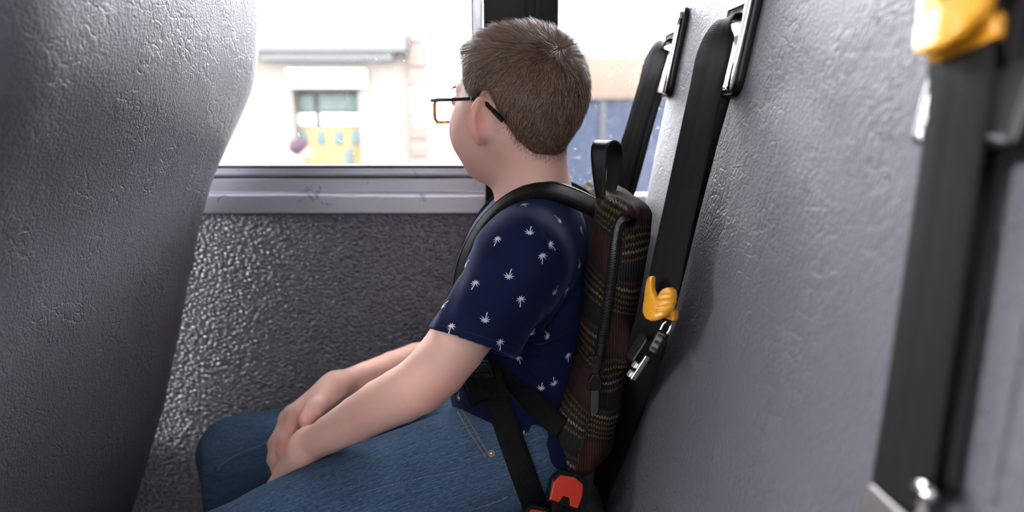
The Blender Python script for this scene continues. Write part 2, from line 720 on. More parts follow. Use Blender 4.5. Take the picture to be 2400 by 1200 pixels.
M['denim'] = denim_mat()
M['thread_gold'] = simple('gold_thread', (0.45, 0.27, 0.08), 0.8)
M['thread_pale'] = simple('pale_blue_thread', (0.16, 0.24, 0.32), 0.9)
M['brass'] = simple('aged_brass', (0.30, 0.22, 0.14), 0.35, 1.0)
M['steel'] = simple('polished_steel', (0.78, 0.76, 0.75), 0.16, 1.0)
M['steel_satin'] = simple('satin_steel', (0.62, 0.57, 0.56), 0.30, 0.9)
M['plastic'] = simple('black_plastic', (0.006, 0.006, 0.0065), 0.35, spec=0.35)
M['plastic_matte'] = simple('black_matte_plastic', (0.012, 0.0115, 0.012), 0.6, spec=0.3)
M['leather'] = simple('black_leather', (0.006, 0.006, 0.0065), 0.5, spec=0.3)
M['yellow'] = simple('yellow_plastic', (0.80, 0.36, 0.02), 0.30)
M['red'] = simple('red_plastic', (0.72, 0.045, 0.02), 0.45)
M['lens'] = None


def web_mat(name, col, ribs):
    t = NT(name)
    co = t.coord('tc')
    sx = t.n('ShaderNodeSeparateXYZ'); t.l(co, sx.inputs[0])
    r = t.math('SINE', t.math('MULTIPLY', sx.outputs[0], 2 * math.pi * ribs))
    w = t.math('SINE', t.math('MULTIPLY', sx.outputs[1], 2 * math.pi * 620))
    h = t.math('ADD', t.math('MULTIPLY', r, 0.35), t.math('MULTIPLY', w, 0.35))
    f = t.noise(co, 60, 4)
    t.color(t.mix(t.math('MULTIPLY_ADD', r, 0.12, 0.4), tuple(c * 0.6 for c in col), tuple(c * 1.5 for c in col)))
    t.set(Roughness=0.75)
    t.b.inputs['Specular IOR Level'].default_value = 0.18
    t.normal(t.bump(h, 0.35, 0.0010))
    return t.m


M['web'] = web_mat('seat_belt_webbing', (0.009, 0.0075, 0.008), 75)
M['web_strap'] = web_mat('nylon_strap_webbing', (0.005, 0.0046, 0.005), 260)
M['pad'] = web_mat('padded_strap_mesh', (0.0055, 0.005, 0.0052), 420)


def bag_mat():
    t = NT('striped_woven_cloth')
    co = t.coord('tc')
    s = t.n('ShaderNodeSeparateXYZ'); t.l(co, s.inputs[0])
    # herringbone wobble of every band edge
    zig = t.math('PINGPONG', t.math('ADD', s.outputs[0], 5.0), 0.0022)
    h = t.math('ADD', s.outputs[2], t.math('MULTIPLY', zig, 0.9))
    h = t.math('DIVIDE', t.math('MODULO', t.math('ADD', h, 1.0), 0.168), 0.168)
    K = (0.005, 0.005, 0.0055); G = (0.14, 0.085, 0.014); W = (0.22, 0.20, 0.165); R = (0.052, 0.008, 0.008); B = (0.009, 0.011, 0.015); O = (0.08, 0.036, 0.008); D = (0.016, 0.0085, 0.0065)
    stops = [(0.0, R), (0.09, R), (0.13, D), (0.15, K), (0.175, G), (0.19, K), (0.215, G), (0.23, K), (0.26, G), (0.285, K), (0.31, G), (0.335, K), (0.36, W), (0.385, D), (0.42, O), (0.44, K), (0.47, B), (0.56, B), (0.585, G), (0.605, D), (0.64, W), (0.66, K), (0.69, G), (0.71, K), (0.74, G), (0.76, K), (0.79, O), (0.81, D), (0.86, R)]
    # a colour ramp holds 32 stops
    c = t.ramp(h, stops[:31], 'CONSTANT')
    # broken threads
    dash = t.math('SINE', t.math('MULTIPLY', s.outputs[0], 2 * math.pi / 0.0032))
    dm = t.math('GREATER_THAN', dash, -0.1)
    c = t.mix(t.math('MULTIPLY', t.math('SUBTRACT', 1.0, dm), 0.8), c, (0.016, 0.013, 0.012))
    tw = t.noise(co, 500, 3)
    c = t.mix(t.math('MULTIPLY', tw.outputs['Fac'], 0.5), c, (0.012, 0.011, 0.011))
    t.color(c)
    t.set(Roughness=0.85)
    t.b.inputs['Specular IOR Level'].default_value = 0.2
    t.normal(t.bump(t.math('ADD', dash, tw.outputs['Fac']), 0.3, 0.0008))
    return t.m


M['bag'] = bag_mat()


def hair_mat(name, a, b):
    t = NT(name)
    at = t.n('ShaderNodeAttribute', attribute_name='hc')
    t.color(t.mix(at.outputs['Fac'], a, b))
    t.set(Roughness=0.42)
    t.b.inputs['Specular IOR Level'].default_value = 0.6
    return t.m


M['hair'] = hair_mat('brown_hair', (0.045, 0.025, 0.017), (0.40, 0.25, 0.165))
M['scalp'] = simple('brown_hair_roots', (0.090, 0.055, 0.038), 0.7, spec=0.2)


def tortoise():
    t = NT('tortoiseshell')
    n = t.noise(t.coord(), 130, 2)
    t.color(t.ramp(n.outputs['Fac'], [(0.45, (0.75, 0.25, 0.04)), (0.62, (0.08, 0.02, 0.01))]))
    t.set(Roughness=0.2)
    t.b.inputs['Transmission Weight'].default_value = 0.3
    return t.m


M['tortoise'] = tortoise()


def lens_mat():
    t = NT('clear_lens')
    for x in list(t.t.nodes):
        if x != t.out: t.t.nodes.remove(x)
    tr = t.n('ShaderNodeBsdfTransparent'); tr.inputs['Color'].default_value = (0.93, 0.94, 0.93, 1)
    gl = t.n('ShaderNodeBsdfGlossy'); gl.inputs['Roughness'].default_value = 0.02
    m = t.n('ShaderNodeMixShader'); m.inputs[0].default_value = 0.06
    t.l(tr.outputs[0], m.inputs[1]); t.l(gl.outputs[0], m.inputs[2]); t.l(m.outputs[0], t.out.inputs['Surface'])
    return t.m


M['lens'] = lens_mat()

# ------------------------------------------------------------------ the bus shell
WY = 1.22            # inner face of the window wall


def structure(o, label=None, cat=None):
    o['kind'] = 'structure'
    if label: o['label'] = label
    if cat: o['category'] = cat
    return o


structure(box('floor', (-3.2, -1.12, -0.06), (3.2, 1.30, 0.0), M['floor']), 'black rubber floor of the bus', 'floor')
structure(box('ceiling', (-3.2, -1.12, 1.70), (3.2, 1.30, 1.76), M['ceiling']), 'pale painted bus ceiling', 'ceiling')
structure(box('wall_right', (-3.2, WY, 0.0), (3.2, WY + 0.05, 0.775), M['panel']), 'dark grey pebbled wall panel below the bus window', 'wall')
structure(box('trim_1', (-3.2, WY, 1.54), (3.2, WY + 0.05, 1.72), M['ceiling']), 'painted panel above the bus windows', 'trim')
# posts between the windows, period 0.90
POSTS = [(-0.047 - 0.89 * k, 0.092 - 0.89 * k) for k in (-3, -2, -1, 0, 1, 2, 3)]
for i, (a, b) in enumerate(POSTS):
    main = (a == -0.047)
    o = structure(box('window_post', (a + 0.012, WY - 0.002, 0.772), (b, WY + 0.05, 1.55), M['black_metal'], None, 0.003),
                  'black post between the two bus windows behind the boy' if main else 'black post between bus windows away from the boy', 'post')
    if not main: o['group'] = 'window posts away from the boy'
    box('guide_rail', (a + 0.075, WY - 0.010, 0.80), (a + 0.083, WY + 0.01, 1.54), M['black_metal'], o, 0.001)
    box('guide_rail', (a + 0.100, WY - 0.010, 0.80), (a + 0.108, WY + 0.01, 1.54), M['black_metal'], o, 0.001)


def profile_x(name, prof, x0, x1, mat, parent=None, bevel=0.0):
    n = len(prof)
    V = [(x0, y, z) for y, z in prof] + [(x1, y, z) for y, z in prof]
    F = [tuple(range(n))[::-1], tuple(range(n, 2 * n))] + [(i, (i + 1) % n, n + (i + 1) % n, n + i) for i in range(n)]
    o = py_mesh(name, V, F, mat, parent, False)
    if bevel:
        m = o.modifiers.new('bevel', 'BEVEL'); m.width = bevel; m.segments = 2; m.limit_method = 'ANGLE'
    return o


def window(n, x0, x1, sill_z, dust, label):
    w = structure(empty('window_%d' % n, (0.5 * (x0 + x1), WY, sill_z)), label, 'window')
    box('pane', (x0, WY + 0.022, sill_z - 0.01), (x1, WY + 0.027, 1.55), M[dust], w)
    # jamb strips in aluminium
    box('window_frame', (x1 - 0.002, WY + 0.004, sill_z), (x1 + 0.014, WY + 0.03, 1.55), M['alu'], w, 0.002)
    box('gasket', (x1 - 0.0055, WY + 0.006, sill_z), (x1 - 0.0018, WY + 0.03, 1.55), M['rubber'], w)
    if sill_z > 0.82:
        y = WY
        profile_x('sash_rail', [(y + 0.03, 0.851), (y + 0.0, 0.851), (y + 0.0, 0.8345), (y + 0.03, 0.8345)], x0, x1, M['alu'], w, 0.0012)
        box('gasket', (x0, y - 0.0005, 0.8485), (x1, y + 0.028, 0.8535), M['rubber'], w)
        box('gasket', (x0, y - 0.0005, 0.8365), (x1, y + 0.01, 0.8375), M['rubber'], w)
        box('gasket', (x0, y - 0.002, 0.8305), (x1, y + 0.02, 0.8335), M['rubber'], w)
        profile_x('window_sill', [(y + 0.03, 0.831), (y - 0.004, 0.831), (y - 0.004, 0.8075), (y - 0.014, 0.8045), (y - 0.016, 0.802), (y - 0.016, 0.771), (y + 0.03, 0.771)], x0 - 0.004, x1 + 0.0175, M['alu'], w, 0.0015)
    else:
        profile_x('window_sill', [(WY + 0.03, sill_z), (WY - 0.008, sill_z), (WY - 0.012, sill_z - 0.004), (WY - 0.012, 0.771), (WY + 0.03, 0.771)], x0, x1, M['alu'], w, 0.0015)
    return w


window(1, -0.80, -0.050, 0.846, 'glass', 'lightly dusty bus window the boy looks out of')
window(2, 0.092, 0.830, 0.802, 'glass_wet', 'water spotted bus window behind the boy beside the seat back')
window(3, 0.982, 1.720, 0.802, 'glass_wet', 'bus window behind the seats')
window(4, -1.690, -0.937, 0.846, 'glass', 'bus window ahead of the front seat')
window(5, -2.580, -1.827, 0.846, 'glass', 'second bus window ahead of the front seat')
window(6, 1.872, 2.610, 0.802, 'glass_wet', 'second bus window behind the seats')

# opposite side, unseen, its wall raised to limit fill light; front and rear bulkheads
structure(box('wall_left', (-3.2, -1.17, 0.0), (3.2, -1.12, 1.40), M['panel']), 'unseen opposite wall panel, raised high to cut fill light', 'wall')
structure(box('trim_2', (-3.2, -1.17, 1.50), (3.2, -1.12, 1.70), M['ceiling']), 'painted panel above the opposite windows', 'trim')
for k in range(7):
    x = -2.7 + 0.89 * k
    structure(box('window_post', (x, -1.17, 1.39), (x + 0.13, -1.12, 1.51), M['black_metal'], None, 0.003), 'black post on the opposite side of the bus', 'post')['group'] = 'posts on the opposite side'
structure(box('wall_front', (-3.25, -1.17, 0.0), (-3.2, 1.30, 1.08), M['panel']), 'unseen front bulkhead added to block low light on the seat back', 'wall')  # added out of view so less light reaches the lower seat back
structure(box('wall_rear', (3.2, -1.17, 0.0), (3.25, 1.30, 1.70), M['panel']), 'rear bulkhead of the bus', 'wall')

# ------------------------------------------------------------------ seats
SEAT_X, SEAT_Z, LEAN = 0.262, 1.02, 0.165


def seat_x(z):
    return SEAT_X + LEAN * (z - SEAT_Z)


def on_seat(px, py, off=0.0):
    """where the sight line meets the front face of the boy's seat back, lifted by off"""
    o, d = ray(px, py)
    # o.x + t d.x = seat_x(o.z + t d.z) - off
    t = (seat_x(o[2]) - off - o[0]) / (d[0] - LEAN * d[2])
    return o + d * t


def cushion(root, y0, y1, cush, mat, press=()):
    x0, x1, zt = cush
    s = Sdf()
    s.rbox(((x0 + x1) / 2, (y0 + y1) / 2, zt - 0.065), ((x1 - x0) / 2, (y1 - y0) / 2, 0.065), 0.035, k=0)
    for q in press:            # the soft foam gives way under the body
        if q[3] == '+':
            s.add(lambda p, f=q[0]: f(p) + 0.002, q[1], q[2], '-', 0.012)
    link_mesh('seat_cushion', s.mesh('seat_cushion', 0.009, smooth=2), mat, root)


def seat(name, label, fx, rx, y0, y1, z0, z1, mat, cush, later=False):
    root = empty(name, (fx(0.4), (y0 + y1) / 2, 0))
    tag(root, label, 'bus seat')
    s = Sdf()
    ym, yh = (y0 + y1) / 2, (y1 - y0) / 2

    def fn(p):
        X, Y, Z = p[..., 0], p[..., 1], p[..., 2]
        d = smax(fx(Z) - X, X - rx(Z), 0.05)
        d = smax(d, np.abs(Y - ym) - yh, 0.09)
        d = smax(d, Z - z1, 0.10)
        return smax(d, z0 - Z, 0.03)
    s.add(fn, (min(fx(z0), fx(z1)) - 0.02, y0, z0), (max(rx(z1), rx(z0)) + 0.02, y1, z1), '+', 0)
    me = s.mesh('back_cushion', 0.0085, smooth=2)
    link_mesh('back_cushion', me, mat, root)
    x0, x1, zt = cush
    if not later:
        cushion(root, y0, y1, cush, mat)
    for yy in (y0 + 0.12, y1 - 0.12):
        box('leg', ((x0 + x1) / 2 - 0.03, yy - 0.02, 0.0), ((x0 + x1) / 2 + 0.03, yy + 0.02, zt - 0.12), M['plastic_matte'], root, 0.004)
    return root


zz = np.array([0.10, 0.22, 0.45, 0.65, 0.77, 0.85, 0.92, 0.985, 1.05, 1.118, 1.22, 1.34])
xx = np.array([-0.715, -0.669, -0.579, -0.522, -0.487, -0.458, -0.418, -0.382, -0.370, -0.364, -0.360, -0.358])
zd = np.linspace(0.10, 1.34, 125)
xd = np.interp(zd, zz, xx)
for _ in range(14):
    xd[1:-1] = 0.25 * xd[:-2] + 0.5 * xd[1:-1] + 0.25 * xd[2:]
front_rear = lambda z: np.interp(z, zd, xd)
front_seat = seat('bus_seat', 'grey vinyl bus seat ahead of the boy, seen from behind',
                  lambda z: front_rear(z) - 0.13, front_rear, 0.53, 1.165, 0.20, 1.30, M['vinyl'], (-1.15, -0.80, 0.41))
BENCH = (-0.26, 0.150, 0.392)
boy_seat = seat('bus_seat', 'grey vinyl bus seat the boy leans against',
                seat_x, lambda z: seat_x(z) + 0.15, 0.16, 1.175, 0.30, 1.29, M['vinyl'], BENCH, True)
# welt seam down the aisle edge of the boy's seat
pts = [on_seat(x, y, 0.0005) for x, y in ((2400, 760), (2385, 860), (2366, 960), (2348, 1060), (2328, 1180))]
tube('welt_seam', pts, 0.0012, M['vinyl'], boy_seat, 24, 8)


# ------------------------------------------------------------------ the boy
person = empty('person', (0.02, 0.95, 0.405))
tag(person, 'boy in navy palm print shirt and jeans sitting and looking out the bus window', 'person')

A_H = math.radians(42)
HC = np.array([0.020, 0.95, 0.962])
HF = np.array([-math.cos(A_H), math.sin(A_H), 0.0])
HL = np.array([-math.sin(A_H), -math.cos(A_H), 0.0])
HZ = np.array([0, 0, 1.0])
HR = np.stack([HF, HL, HZ], 1)          # columns


def H(f, l, z):
    return HC + HF * f + HL * l + HZ * z


def head_local(p):
    return (p - HC) @ HR


# joints
shN = np.array([0.022, 0.822, 0.772]); elN = P(1004, 886, 0.752); wrN = P(716, 1050, 0.872)
shF = np.array([0.030, 1.078, 0.772]); elF = P(1064, 822, 1.095); wrF = P(786, 908, 0.985)
hipN = np.array([0.020, 0.880, 0.488]); knN = P(462, 1338, 0.800)
hipF = np.array([0.020, 1.032, 0.478]); knF = P(556, 1062, 1.085)
anN = np.array([knN[0] - 0.01, knN[1] - 0.01, 0.085]); anF = np.array([knF[0] - 0.01, knF[1] - 0.01, 0.085])

body = Sdf()
# trunk under the clothes
body.ell((0.030, 0.95, 0.715), (0.080, 0.112, 0.105), k=0.03)
body.ell((0.022, 0.95, 0.590), (0.084, 0.105, 0.10), k=0.05)
body.ell((0.030, 0.95, 0.495), (0.082, 0.115, 0.070), k=0.05)
body.cone((0.050, 0.95, 0.79), (0.035, 0.95, 0.875), 0.056, 0.046, k=0.035)
body.cone((0.045, 0.92, 0.815), shN + (0, 0.01, 0), 0.038, 0.036, k=0.03)
body.cone((0.045, 0.98, 0.815), shF - (0, 0.01, 0), 0.038, 0.036, k=0.03)
# neck up to the skull
body.cone((0.035, 0.95, 0.85), H(-0.018, 0, -0.035), 0.046, 0.046, k=0.02)
# skull and face
body.ell(H(-0.006, 0, 0.012), (0.086, 0.0715, 0.072), HR, k=0.02)
body.ell(H(0.030, 0, -0.040), (0.062, 0.058, 0.066), HR, k=0.03)
for s in (1, -1):
    body.ell(H(0.045, s * 0.032, -0.042), (0.043, 0.034, 0.042), HR, k=0.025)
    body.cone(H(-0.005, s * 0.050, -0.050), H(0.045, s * 0.022, -0.088), 0.016, 0.016, k=0.03)
    body.cone(H(0.0745, s * 0.012, 0.016), H(0.066, s * 0.042, 0.015), 0.008, 0.007, k=0.016)     # brow
    body.ell(H(0.094, s * 0.030, -0.001), (0.012, 0.015, 0.010), HR, k=0.012, op='-')            # eye socket
    body.ell(H(0.0835, s * 0.030, -0.001), (0.011, 0.0135, 0.0095), HR, k=0.006)                 # lids
body.ell(H(0.066, 0, -0.090), (0.018, 0.022, 0.015), HR, k=0.025)
body.cone(H(0.088, 0, 0.006), H(0.103, 0, -0.026), 0.0055, 0.0085, k=0.012)                      # nose
for s in (1, -1):
    body.ell(H(0.095, s * 0.009, -0.029), (0.008, 0.006, 0.006), HR, k=0.006)
body.ell(H(0.0875, 0, -0.0515), (0.0085, 0.021, 0.0052), HR, k=0.006)                            # lips
body.ell(H(0.0855, 0, -0.0605), (0.0085, 0.018, 0.0055), HR, k=0.005)
body.cone(H(0.0975, -0.012, -0.0558), H(0.0975, 0.012, -0.0558), 0.0017, 0.0017, k=0.003, op='-')
# ears
for s in (1, -1):
    e1 = unit(HF * 0.10 + HL * s * 0.99)
    e3 = unit(HZ * 0.97 - HF * 0.10 + HL * s * 0.20)
    e3 = unit(e3 - e1 * (e1 @ e3))
    e2 = np.cross(e3, e1)
    R = np.stack([e1, e2, e3], 1)
    c = H(-0.006, s * 0.0815, -0.026)
    body.ell(c + e3 * 0.004, (0.0150, 0.0052, 0.0235), R, k=0.004)
    rim = [c + e1 * (0.0135 * math.sin(t_) - 0.001) + e3 * (0.0235 * math.cos(t_) + 0.003) for t_ in np.linspace(-0.5, 2.6, 12)]
    for i_ in range(11):
        body.cone(rim[i_], rim[i_ + 1], 0.0036, 0.0036, k=0.003)
    body.cone(c - e3 * 0.018 + e1 * 0.002, c - e3 * 0.0265 + e1 * 0.000, 0.0075, 0.0065, k=0.008, sq=(e2, 0.7))   # lobe
    body.cone(H(-0.012, s * 0.066, -0.012), H(-0.012, s * 0.070, -0.040), 0.010, 0.008, k=0.012)                  # root
    fwd = HF * 0.0065
    body.ell(c + fwd + e1 * 0.001 + e3 * 0.002, (0.0125, 0.0062, 0.020), R, k=0.004, op='-')                      # concha
    body.cone(H(0.008, s * 0.071, -0.030), H(0.008, s * 0.073, -0.036), 0.005, 0.005, k=0.006)                    # tragus


def arm(sh, el, wr):
    body.chain([sh, sh * 0.5 + el * 0.5, el, el * 0.62 + wr * 0.38, wr], [0.040, 0.0365, 0.0335, 0.0310, 0.0205], k=0.02)


arm(shN, elN, wrN)
arm(shF, elF, wrF)


def finger(pts, r0, r1, k=0.004):
    n = len(pts) - 1
    for i in range(n):
        a = r0 + (r1 - r0) * i / n; b = r0 + (r1 - r0) * (i + 1) / n
        body.cone(pts[i], pts[i + 1], a, b, k=0.003 if i else k)
        if 0 < i: body.cone(pts[i], pts[i] + 1e-4, a * 1.07, a * 1.07, k=0.004)


# far hand (over the other wrist)
mcp = [P(700, 968, 0.950), P(682, 970, 0.968), P(672, 978, 0.985), P(668, 992, 1.000)]
palmdir = unit(np.cross(mcp[3] - mcp[0], wrF - mcp[1]))
for i, m in enumerate(mcp):
    w = wrF + (mcp[i] - np.mean(mcp, 0)) * 0.45
    body.cone(w, m, 0.0185, 0.0105, k=0.014)
finger([mcp[0], P(670, 1024, 0.940), P(663, 1058, 0.938), P(664, 1088, 0.942)], 0.0106, 0.0084, 0.008)
finger([mcp[1], P(650, 1030, 0.960), P(643, 1068, 0.958), P(648, 1102, 0.962)], 0.0106, 0.0086, 0.008)
finger([mcp[2], P(642, 1040, 0.980), P(640, 1078, 0.978), P(648, 1108, 0.980)], 0.0095, 0.0075, 0.008)
finger([mcp[3], P(646, 1050, 0.998), P(646, 1078, 0.996), P(652, 1098, 0.996)], 0.0085, 0.0065, 0.008)
finger([P(768, 932, 0.958), P(742, 955, 0.935), P(716, 986, 0.915)], 0.0170, 0.0104, 0.014)
THUMB = (P(742, 955, 0.935), P(716, 986, 0.915))
# near hand, tucked between the thighs
hb = P(655, 1122, 0.930)
hd = unit(hb - wrN)
sd = np.array([0, 1, 0]) - hd * hd[1]; sd = unit(sd)
nm = np.cross(hd, sd)
ms = [hb + sd * 0.034 * (t - 0.5) * 1.7 for t in (0, 0.33, 0.66, 1)]
for i, m in enumerate(ms):
    body.cone(wrN + sd * 0.012 * (i - 1.5) * 0.6, m, 0.0175, 0.0105, k=0.014)
    b = m + hd * 0.030 + np.array([0, 0, -0.010]); e = b + hd * 0.012 + np.array([0.004, 0, -0.022]); tp = e + np.array([0.010, 0, -0.018])
    finger([m, b, e, tp], 0.0095, 0.0072, 0.008)
finger([wrN + sd * 0.016, wrN * 0.5 + hb * 0.5 + sd * 0.036, hb + sd * 0.040 + np.array([0, 0, -0.01])], 0.015, 0.009, 0.012)
# legs inside the jeans
for hp, kn, an in ((hipN, knN, anN), (hipF, knF, anF)):
    body.cone(hp, kn, 0.060, 0.046, k=0.03)
    body.cone(kn, an, 0.046, 0.030, k=0.02)
me = body.mesh('body', 0.0025, smooth=1)
co = np.empty(len(me.vertices) * 3, dtype=np.float32); me.vertices.foreach_get('co', co); co = co.reshape(-1, 3)
q = head_local(co)
flush = np.zeros(len(co))
for c, r, a in ((P(712, 988, 0.912), 0.016, 0.5), (elN + np.array([0.02, -0.02, -0.02]), 0.045, 0.22), (P(663, 1060, 0.935), 0.025, 0.25), (P(693, 985, 0.945), 0.02, 0.22),
                (H(0.065, 0.048, -0.04), 0.03, 0.16), (H(0.065, -0.048, -0.04), 0.03, 0.16), (H(0.092, 0, -0.056), 0.013, 0.45)):
    flush = np.maximum(flush, a * np.clip(1.3 - np.linalg.norm(co - c, axis=1) / r, 0, 1))
flush = np.where((np.abs(q[:, 1]) > 0.076) & (np.abs(q[:, 0] + 0.006) < 0.03) & (np.abs(q[:, 2] + 0.026) < 0.04), 0.2, flush)
set_attr(me, 'flush', flush)
body_o = link_mesh('body', me, M['skin'], person)
BODY_CO = co


def bvh_of(o):
    me = o.data
    return BVHTree.FromPolygons([v.co for v in me.vertices], [tuple(p.vertices) for p in me.polygons])


# thumb nail
M['nail'] = simple('finger_nail', (0.78, 0.44, 0.36), 0.35)
def blob(name, c, rad, R, mat, parent, res):
    s = Sdf(); s.ell(c, rad, R, k=0)
    return link_mesh(name, s.mesh(name, res, n=16, smooth=1), mat, parent)


td = unit(THUMB[1] - THUMB[0]); tn = np.array([0.55, -0.35, 0.75]); tn = unit(tn - td * (td @ tn)); ts = np.cross(td, tn)
blob('thumb_nail', THUMB[1] + tn * 0.0092 + td * 0.001, (0.0070, 0.0056, 0.0011), np.stack([td, ts, tn], 1), M['nail'], person, 0.0008)
# eyes
M['eye_white'] = simple('eye_white', (0.8, 0.78, 0.75), 0.15)
M['iris'] = simple('brown_iris', (0.06, 0.03, 0.015), 0.12)


def blob(name, c, rad, R, mat, parent, res):
    s = Sdf(); s.ell(c, rad, R, k=0)
    return link_mesh(name, s.mesh(name, res, n=16, smooth=1), mat, parent)


for s in (1, -1):
    e = blob('eye', H(0.0865, s * 0.030, -0.001), (0.0095, 0.0105, 0.0068), HR, M['eye_white'], person, 0.0012)
    blob('iris', H(0.0935, s * 0.030, -0.001), (0.0028, 0.005, 0.005), HR, M['iris'], e, 0.0008)
    V, F = [], []
    for k in range(9):
        t = k / 8
        c = H(0.0915 - 0.012 * t * t, s * (0.014 + 0.034 * t), 0.014 + 0.004 * math.sin(t * 3))
        V += [c + HZ * 0.003 * (1 - t * 0.6), c - HZ * 0.003 * (1 - t * 0.6), c + HF * 0.0025]
    for k in range(8):
        a = 3 * k
        for i, j in ((0, 2), (2, 1), (1, 0)):
            F.append((a + i, a + j, a + 3 + j, a + 3 + i))
    py_mesh('eyebrow', V, F, M['scalp'], person, True)


# ------------------------------------------------------------------ hair
_ang = np.radians([0, 30, 50, 68, 80, 90, 102, 114, 128, 150, 180])
_hz = np.array([0.058, 0.054, 0.030, 0.004, -0.012, 0.004, 0.002, -0.034, -0.058, -0.076, -0.080])


def hair_line(q):
    th = np.arctan2(np.abs(q[..., 1]), q[..., 0])
    return np.interp(th, _ang, _hz)


hair = Sdf()
G = 0.0035
hair.ell(H(-0.006, 0, 0.012), np.array((0.086, 0.0715, 0.072)) + G, HR, k=0.02)
hair.ell(H(-0.006, 0, 0.016), np.array((0.083, 0.071, 0.068)) + G, HR, k=0.02)
hair.cone(H(-0.030, 0, -0.02), H(-0.018, 0, -0.075), 0.052, 0.0425, k=0.02)
hair.ell(H(0.045, 0.0, 0.056), (0.034, 0.046, 0.020), HR, k=0.012)
hair.add(lambda p: (hair_line(head_local(p)) + 0.008 - head_local(p)[..., 2]) * 0.8, HC - 0.2, HC + 0.2, '&', 0.004)
me = hair.mesh('hair', 0.003, smooth=1)
hair_o = link_mesh('hair', me, M['scalp'], person)
tag(hair_o, 'short brown hair, longer on top with a whorl at the crown')
# strands rooted on the cap
n = len(me.polygons)
pc = np.empty(n * 3, np.float32); me.polygons.foreach_get('center', pc); pc = pc.reshape(-1, 3)
pn = np.empty(n * 3, np.float32); me.polygons.foreach_get('normal', pn); pn = pn.reshape(-1, 3)
pa = np.empty(n, np.float32); me.polygons.foreach_get('area', pa)
ql = head_local(pc)
outw = ((pc - H(-0.012, 0, -0.01)) * pn).sum(1) > 0.02
ok = outw & (ql[:, 2] > hair_line(ql) - 0.006)
bo, bd = ray(1312, 112)
hit = bvh_of(hair_o).ray_cast(Vector(bo), Vector(bd))[0]
WH = np.array(hit) if hit is not None else H(-0.07, 0.02, 0.065)
idx = np.flatnonzero(ok)
NS = 46000
pick = rng.choice(idx, NS, p=pa[idx] / pa[idx].sum())
root = pc[pick] + rng.normal(0, 0.0012, (NS, 3))
nor = pn[pick]
# stubble band along the hairline, rooted in the skin
bm_ = body_o.data
nf = len(bm_.polygons)
fc = np.empty(nf * 3, np.float32); bm_.polygons.foreach_get('center', fc); fc = fc.reshape(-1, 3)
fnn = np.empty(nf * 3, np.float32); bm_.polygons.foreach_get('normal', fnn); fnn = fnn.reshape(-1, 3)
fq = head_local(fc)
gap_ = fq[:, 2] - hair_line(fq)
band = (np.linalg.norm(fq - np.array([-0.01, 0, 0]), axis=1) < 0.115) & (gap_ > -0.004) & (gap_ < 0.018) & (np.abs(fq[:, 1]) < 0.0755) & ~((np.abs(fq[:, 1]) > 0.066) & (np.abs(fq[:, 0]) < 0.02) & (fq[:, 2] < -0.012))
bi = np.flatnonzero(band)
NB = 16000
wgt = np.clip((gap_[bi] + 0.004) / 0.014, 0.02, 1)
pk = rng.choice(bi, NB, p=wgt / wgt.sum())
root = np.vstack([root, fc[pk] + rng.normal(0, 0.0010, (NB, 3))])
nor = np.vstack([nor, fnn[pk]])
NS = NS + NB
rl = head_local(root)
topness = np.clip((rl[:, 2] - 0.040) / 0.035, 0, 1)
away = root - WH
dist = np.linalg.norm(away, axis=1)
away = away - (away * nor).sum(1)[:, None] * nor
away /= np.linalg.norm(away, axis=1)[:, None] + 1e-9
down = np.array([0, 0, -1.0]) + 0.25 * HF
fw = HF * 1.0 - HZ * 0.15 - HL * 0.25
flow = away * np.clip(1.25 - dist / 0.14, 0.25, 1)[:, None] + (1 - topness)[:, None] * down * 0.9 * np.clip(dist / 0.05, 0, 1)[:, None] + (topness * np.clip(dist / 0.05, 0, 1))[:, None] * fw * 0.9
flow -= (flow * nor).sum(1)[:, None] * nor
flow /= np.linalg.norm(flow, axis=1)[:, None] + 1e-9
clump = np.stack([np.sin(root @ np.array([210., 130, 180])), np.sin(root @ np.array([-150., 230, 100]) + 1), np.sin(root @ np.array([170., -260, 340]) + 2)], 1)
flow = flow + rng.normal(0, 0.16, (NS, 3)) + clump * 0.30
flow -= (flow * nor).sum(1)[:, None] * nor * 0.9
flow /= np.linalg.norm(flow, axis=1)[:, None]
fade = np.clip((rl[:, 2] - hair_line(rl)) / 0.05, 0, 1)
frontness = np.clip((rl[:, 0] + 0.02) / 0.09, 0, 1)
length = (0.0028 + 0.008 * fade + topness * (0.011 + 0.016 * frontness)) * rng.uniform(0.7, 1.25, NS)
lift = 0.34 + 0.32 * topness + 0.25 * np.clip(1 - dist / 0.03, 0, 1) + rng.normal(0, 0.08, NS)
K = 4
pts = [root - nor * 0.0015]
for k in range(1, K):
    t = k / (K - 1)
    d = flow * 1.0 + nor * (lift * (1.15 - 0.75 * t))[:, None]
    d /= np.linalg.norm(d, axis=1)[:, None]
    pts.append(pts[-1] + d * (length / (K - 1))[:, None])
side = np.cross(flow, nor) + rng.normal(0, 0.5, (NS, 3))
side /= np.linalg.norm(side, axis=1)[:, None]
V = np.zeros((NS, K, 2, 3))
for k in range(K):
    w = 0.00030 * (1 - 0.75 * k / (K - 1))
    V[:, k, 0] = pts[k] - side * w
    V[:, k, 1] = pts[k] + side * w
base = (np.arange(NS) * K * 2)[:, None, None]
qd = np.array([[2 * k, 2 * k + 1, 2 * k + 3, 2 * k + 2] for k in range(K - 1)])[None]
me = np_mesh('hair_strand', V.reshape(-1, 3), (base + qd).reshape(-1, 4))
hc = np.repeat(np.clip(rng.normal(0.46, 0.22, NS), 0, 1), K * 2)
set_attr(me, 'hc', hc)
st = link_mesh('hair_strand', me, M['hair'], hair_o)
st['kind'] = 'stuff'

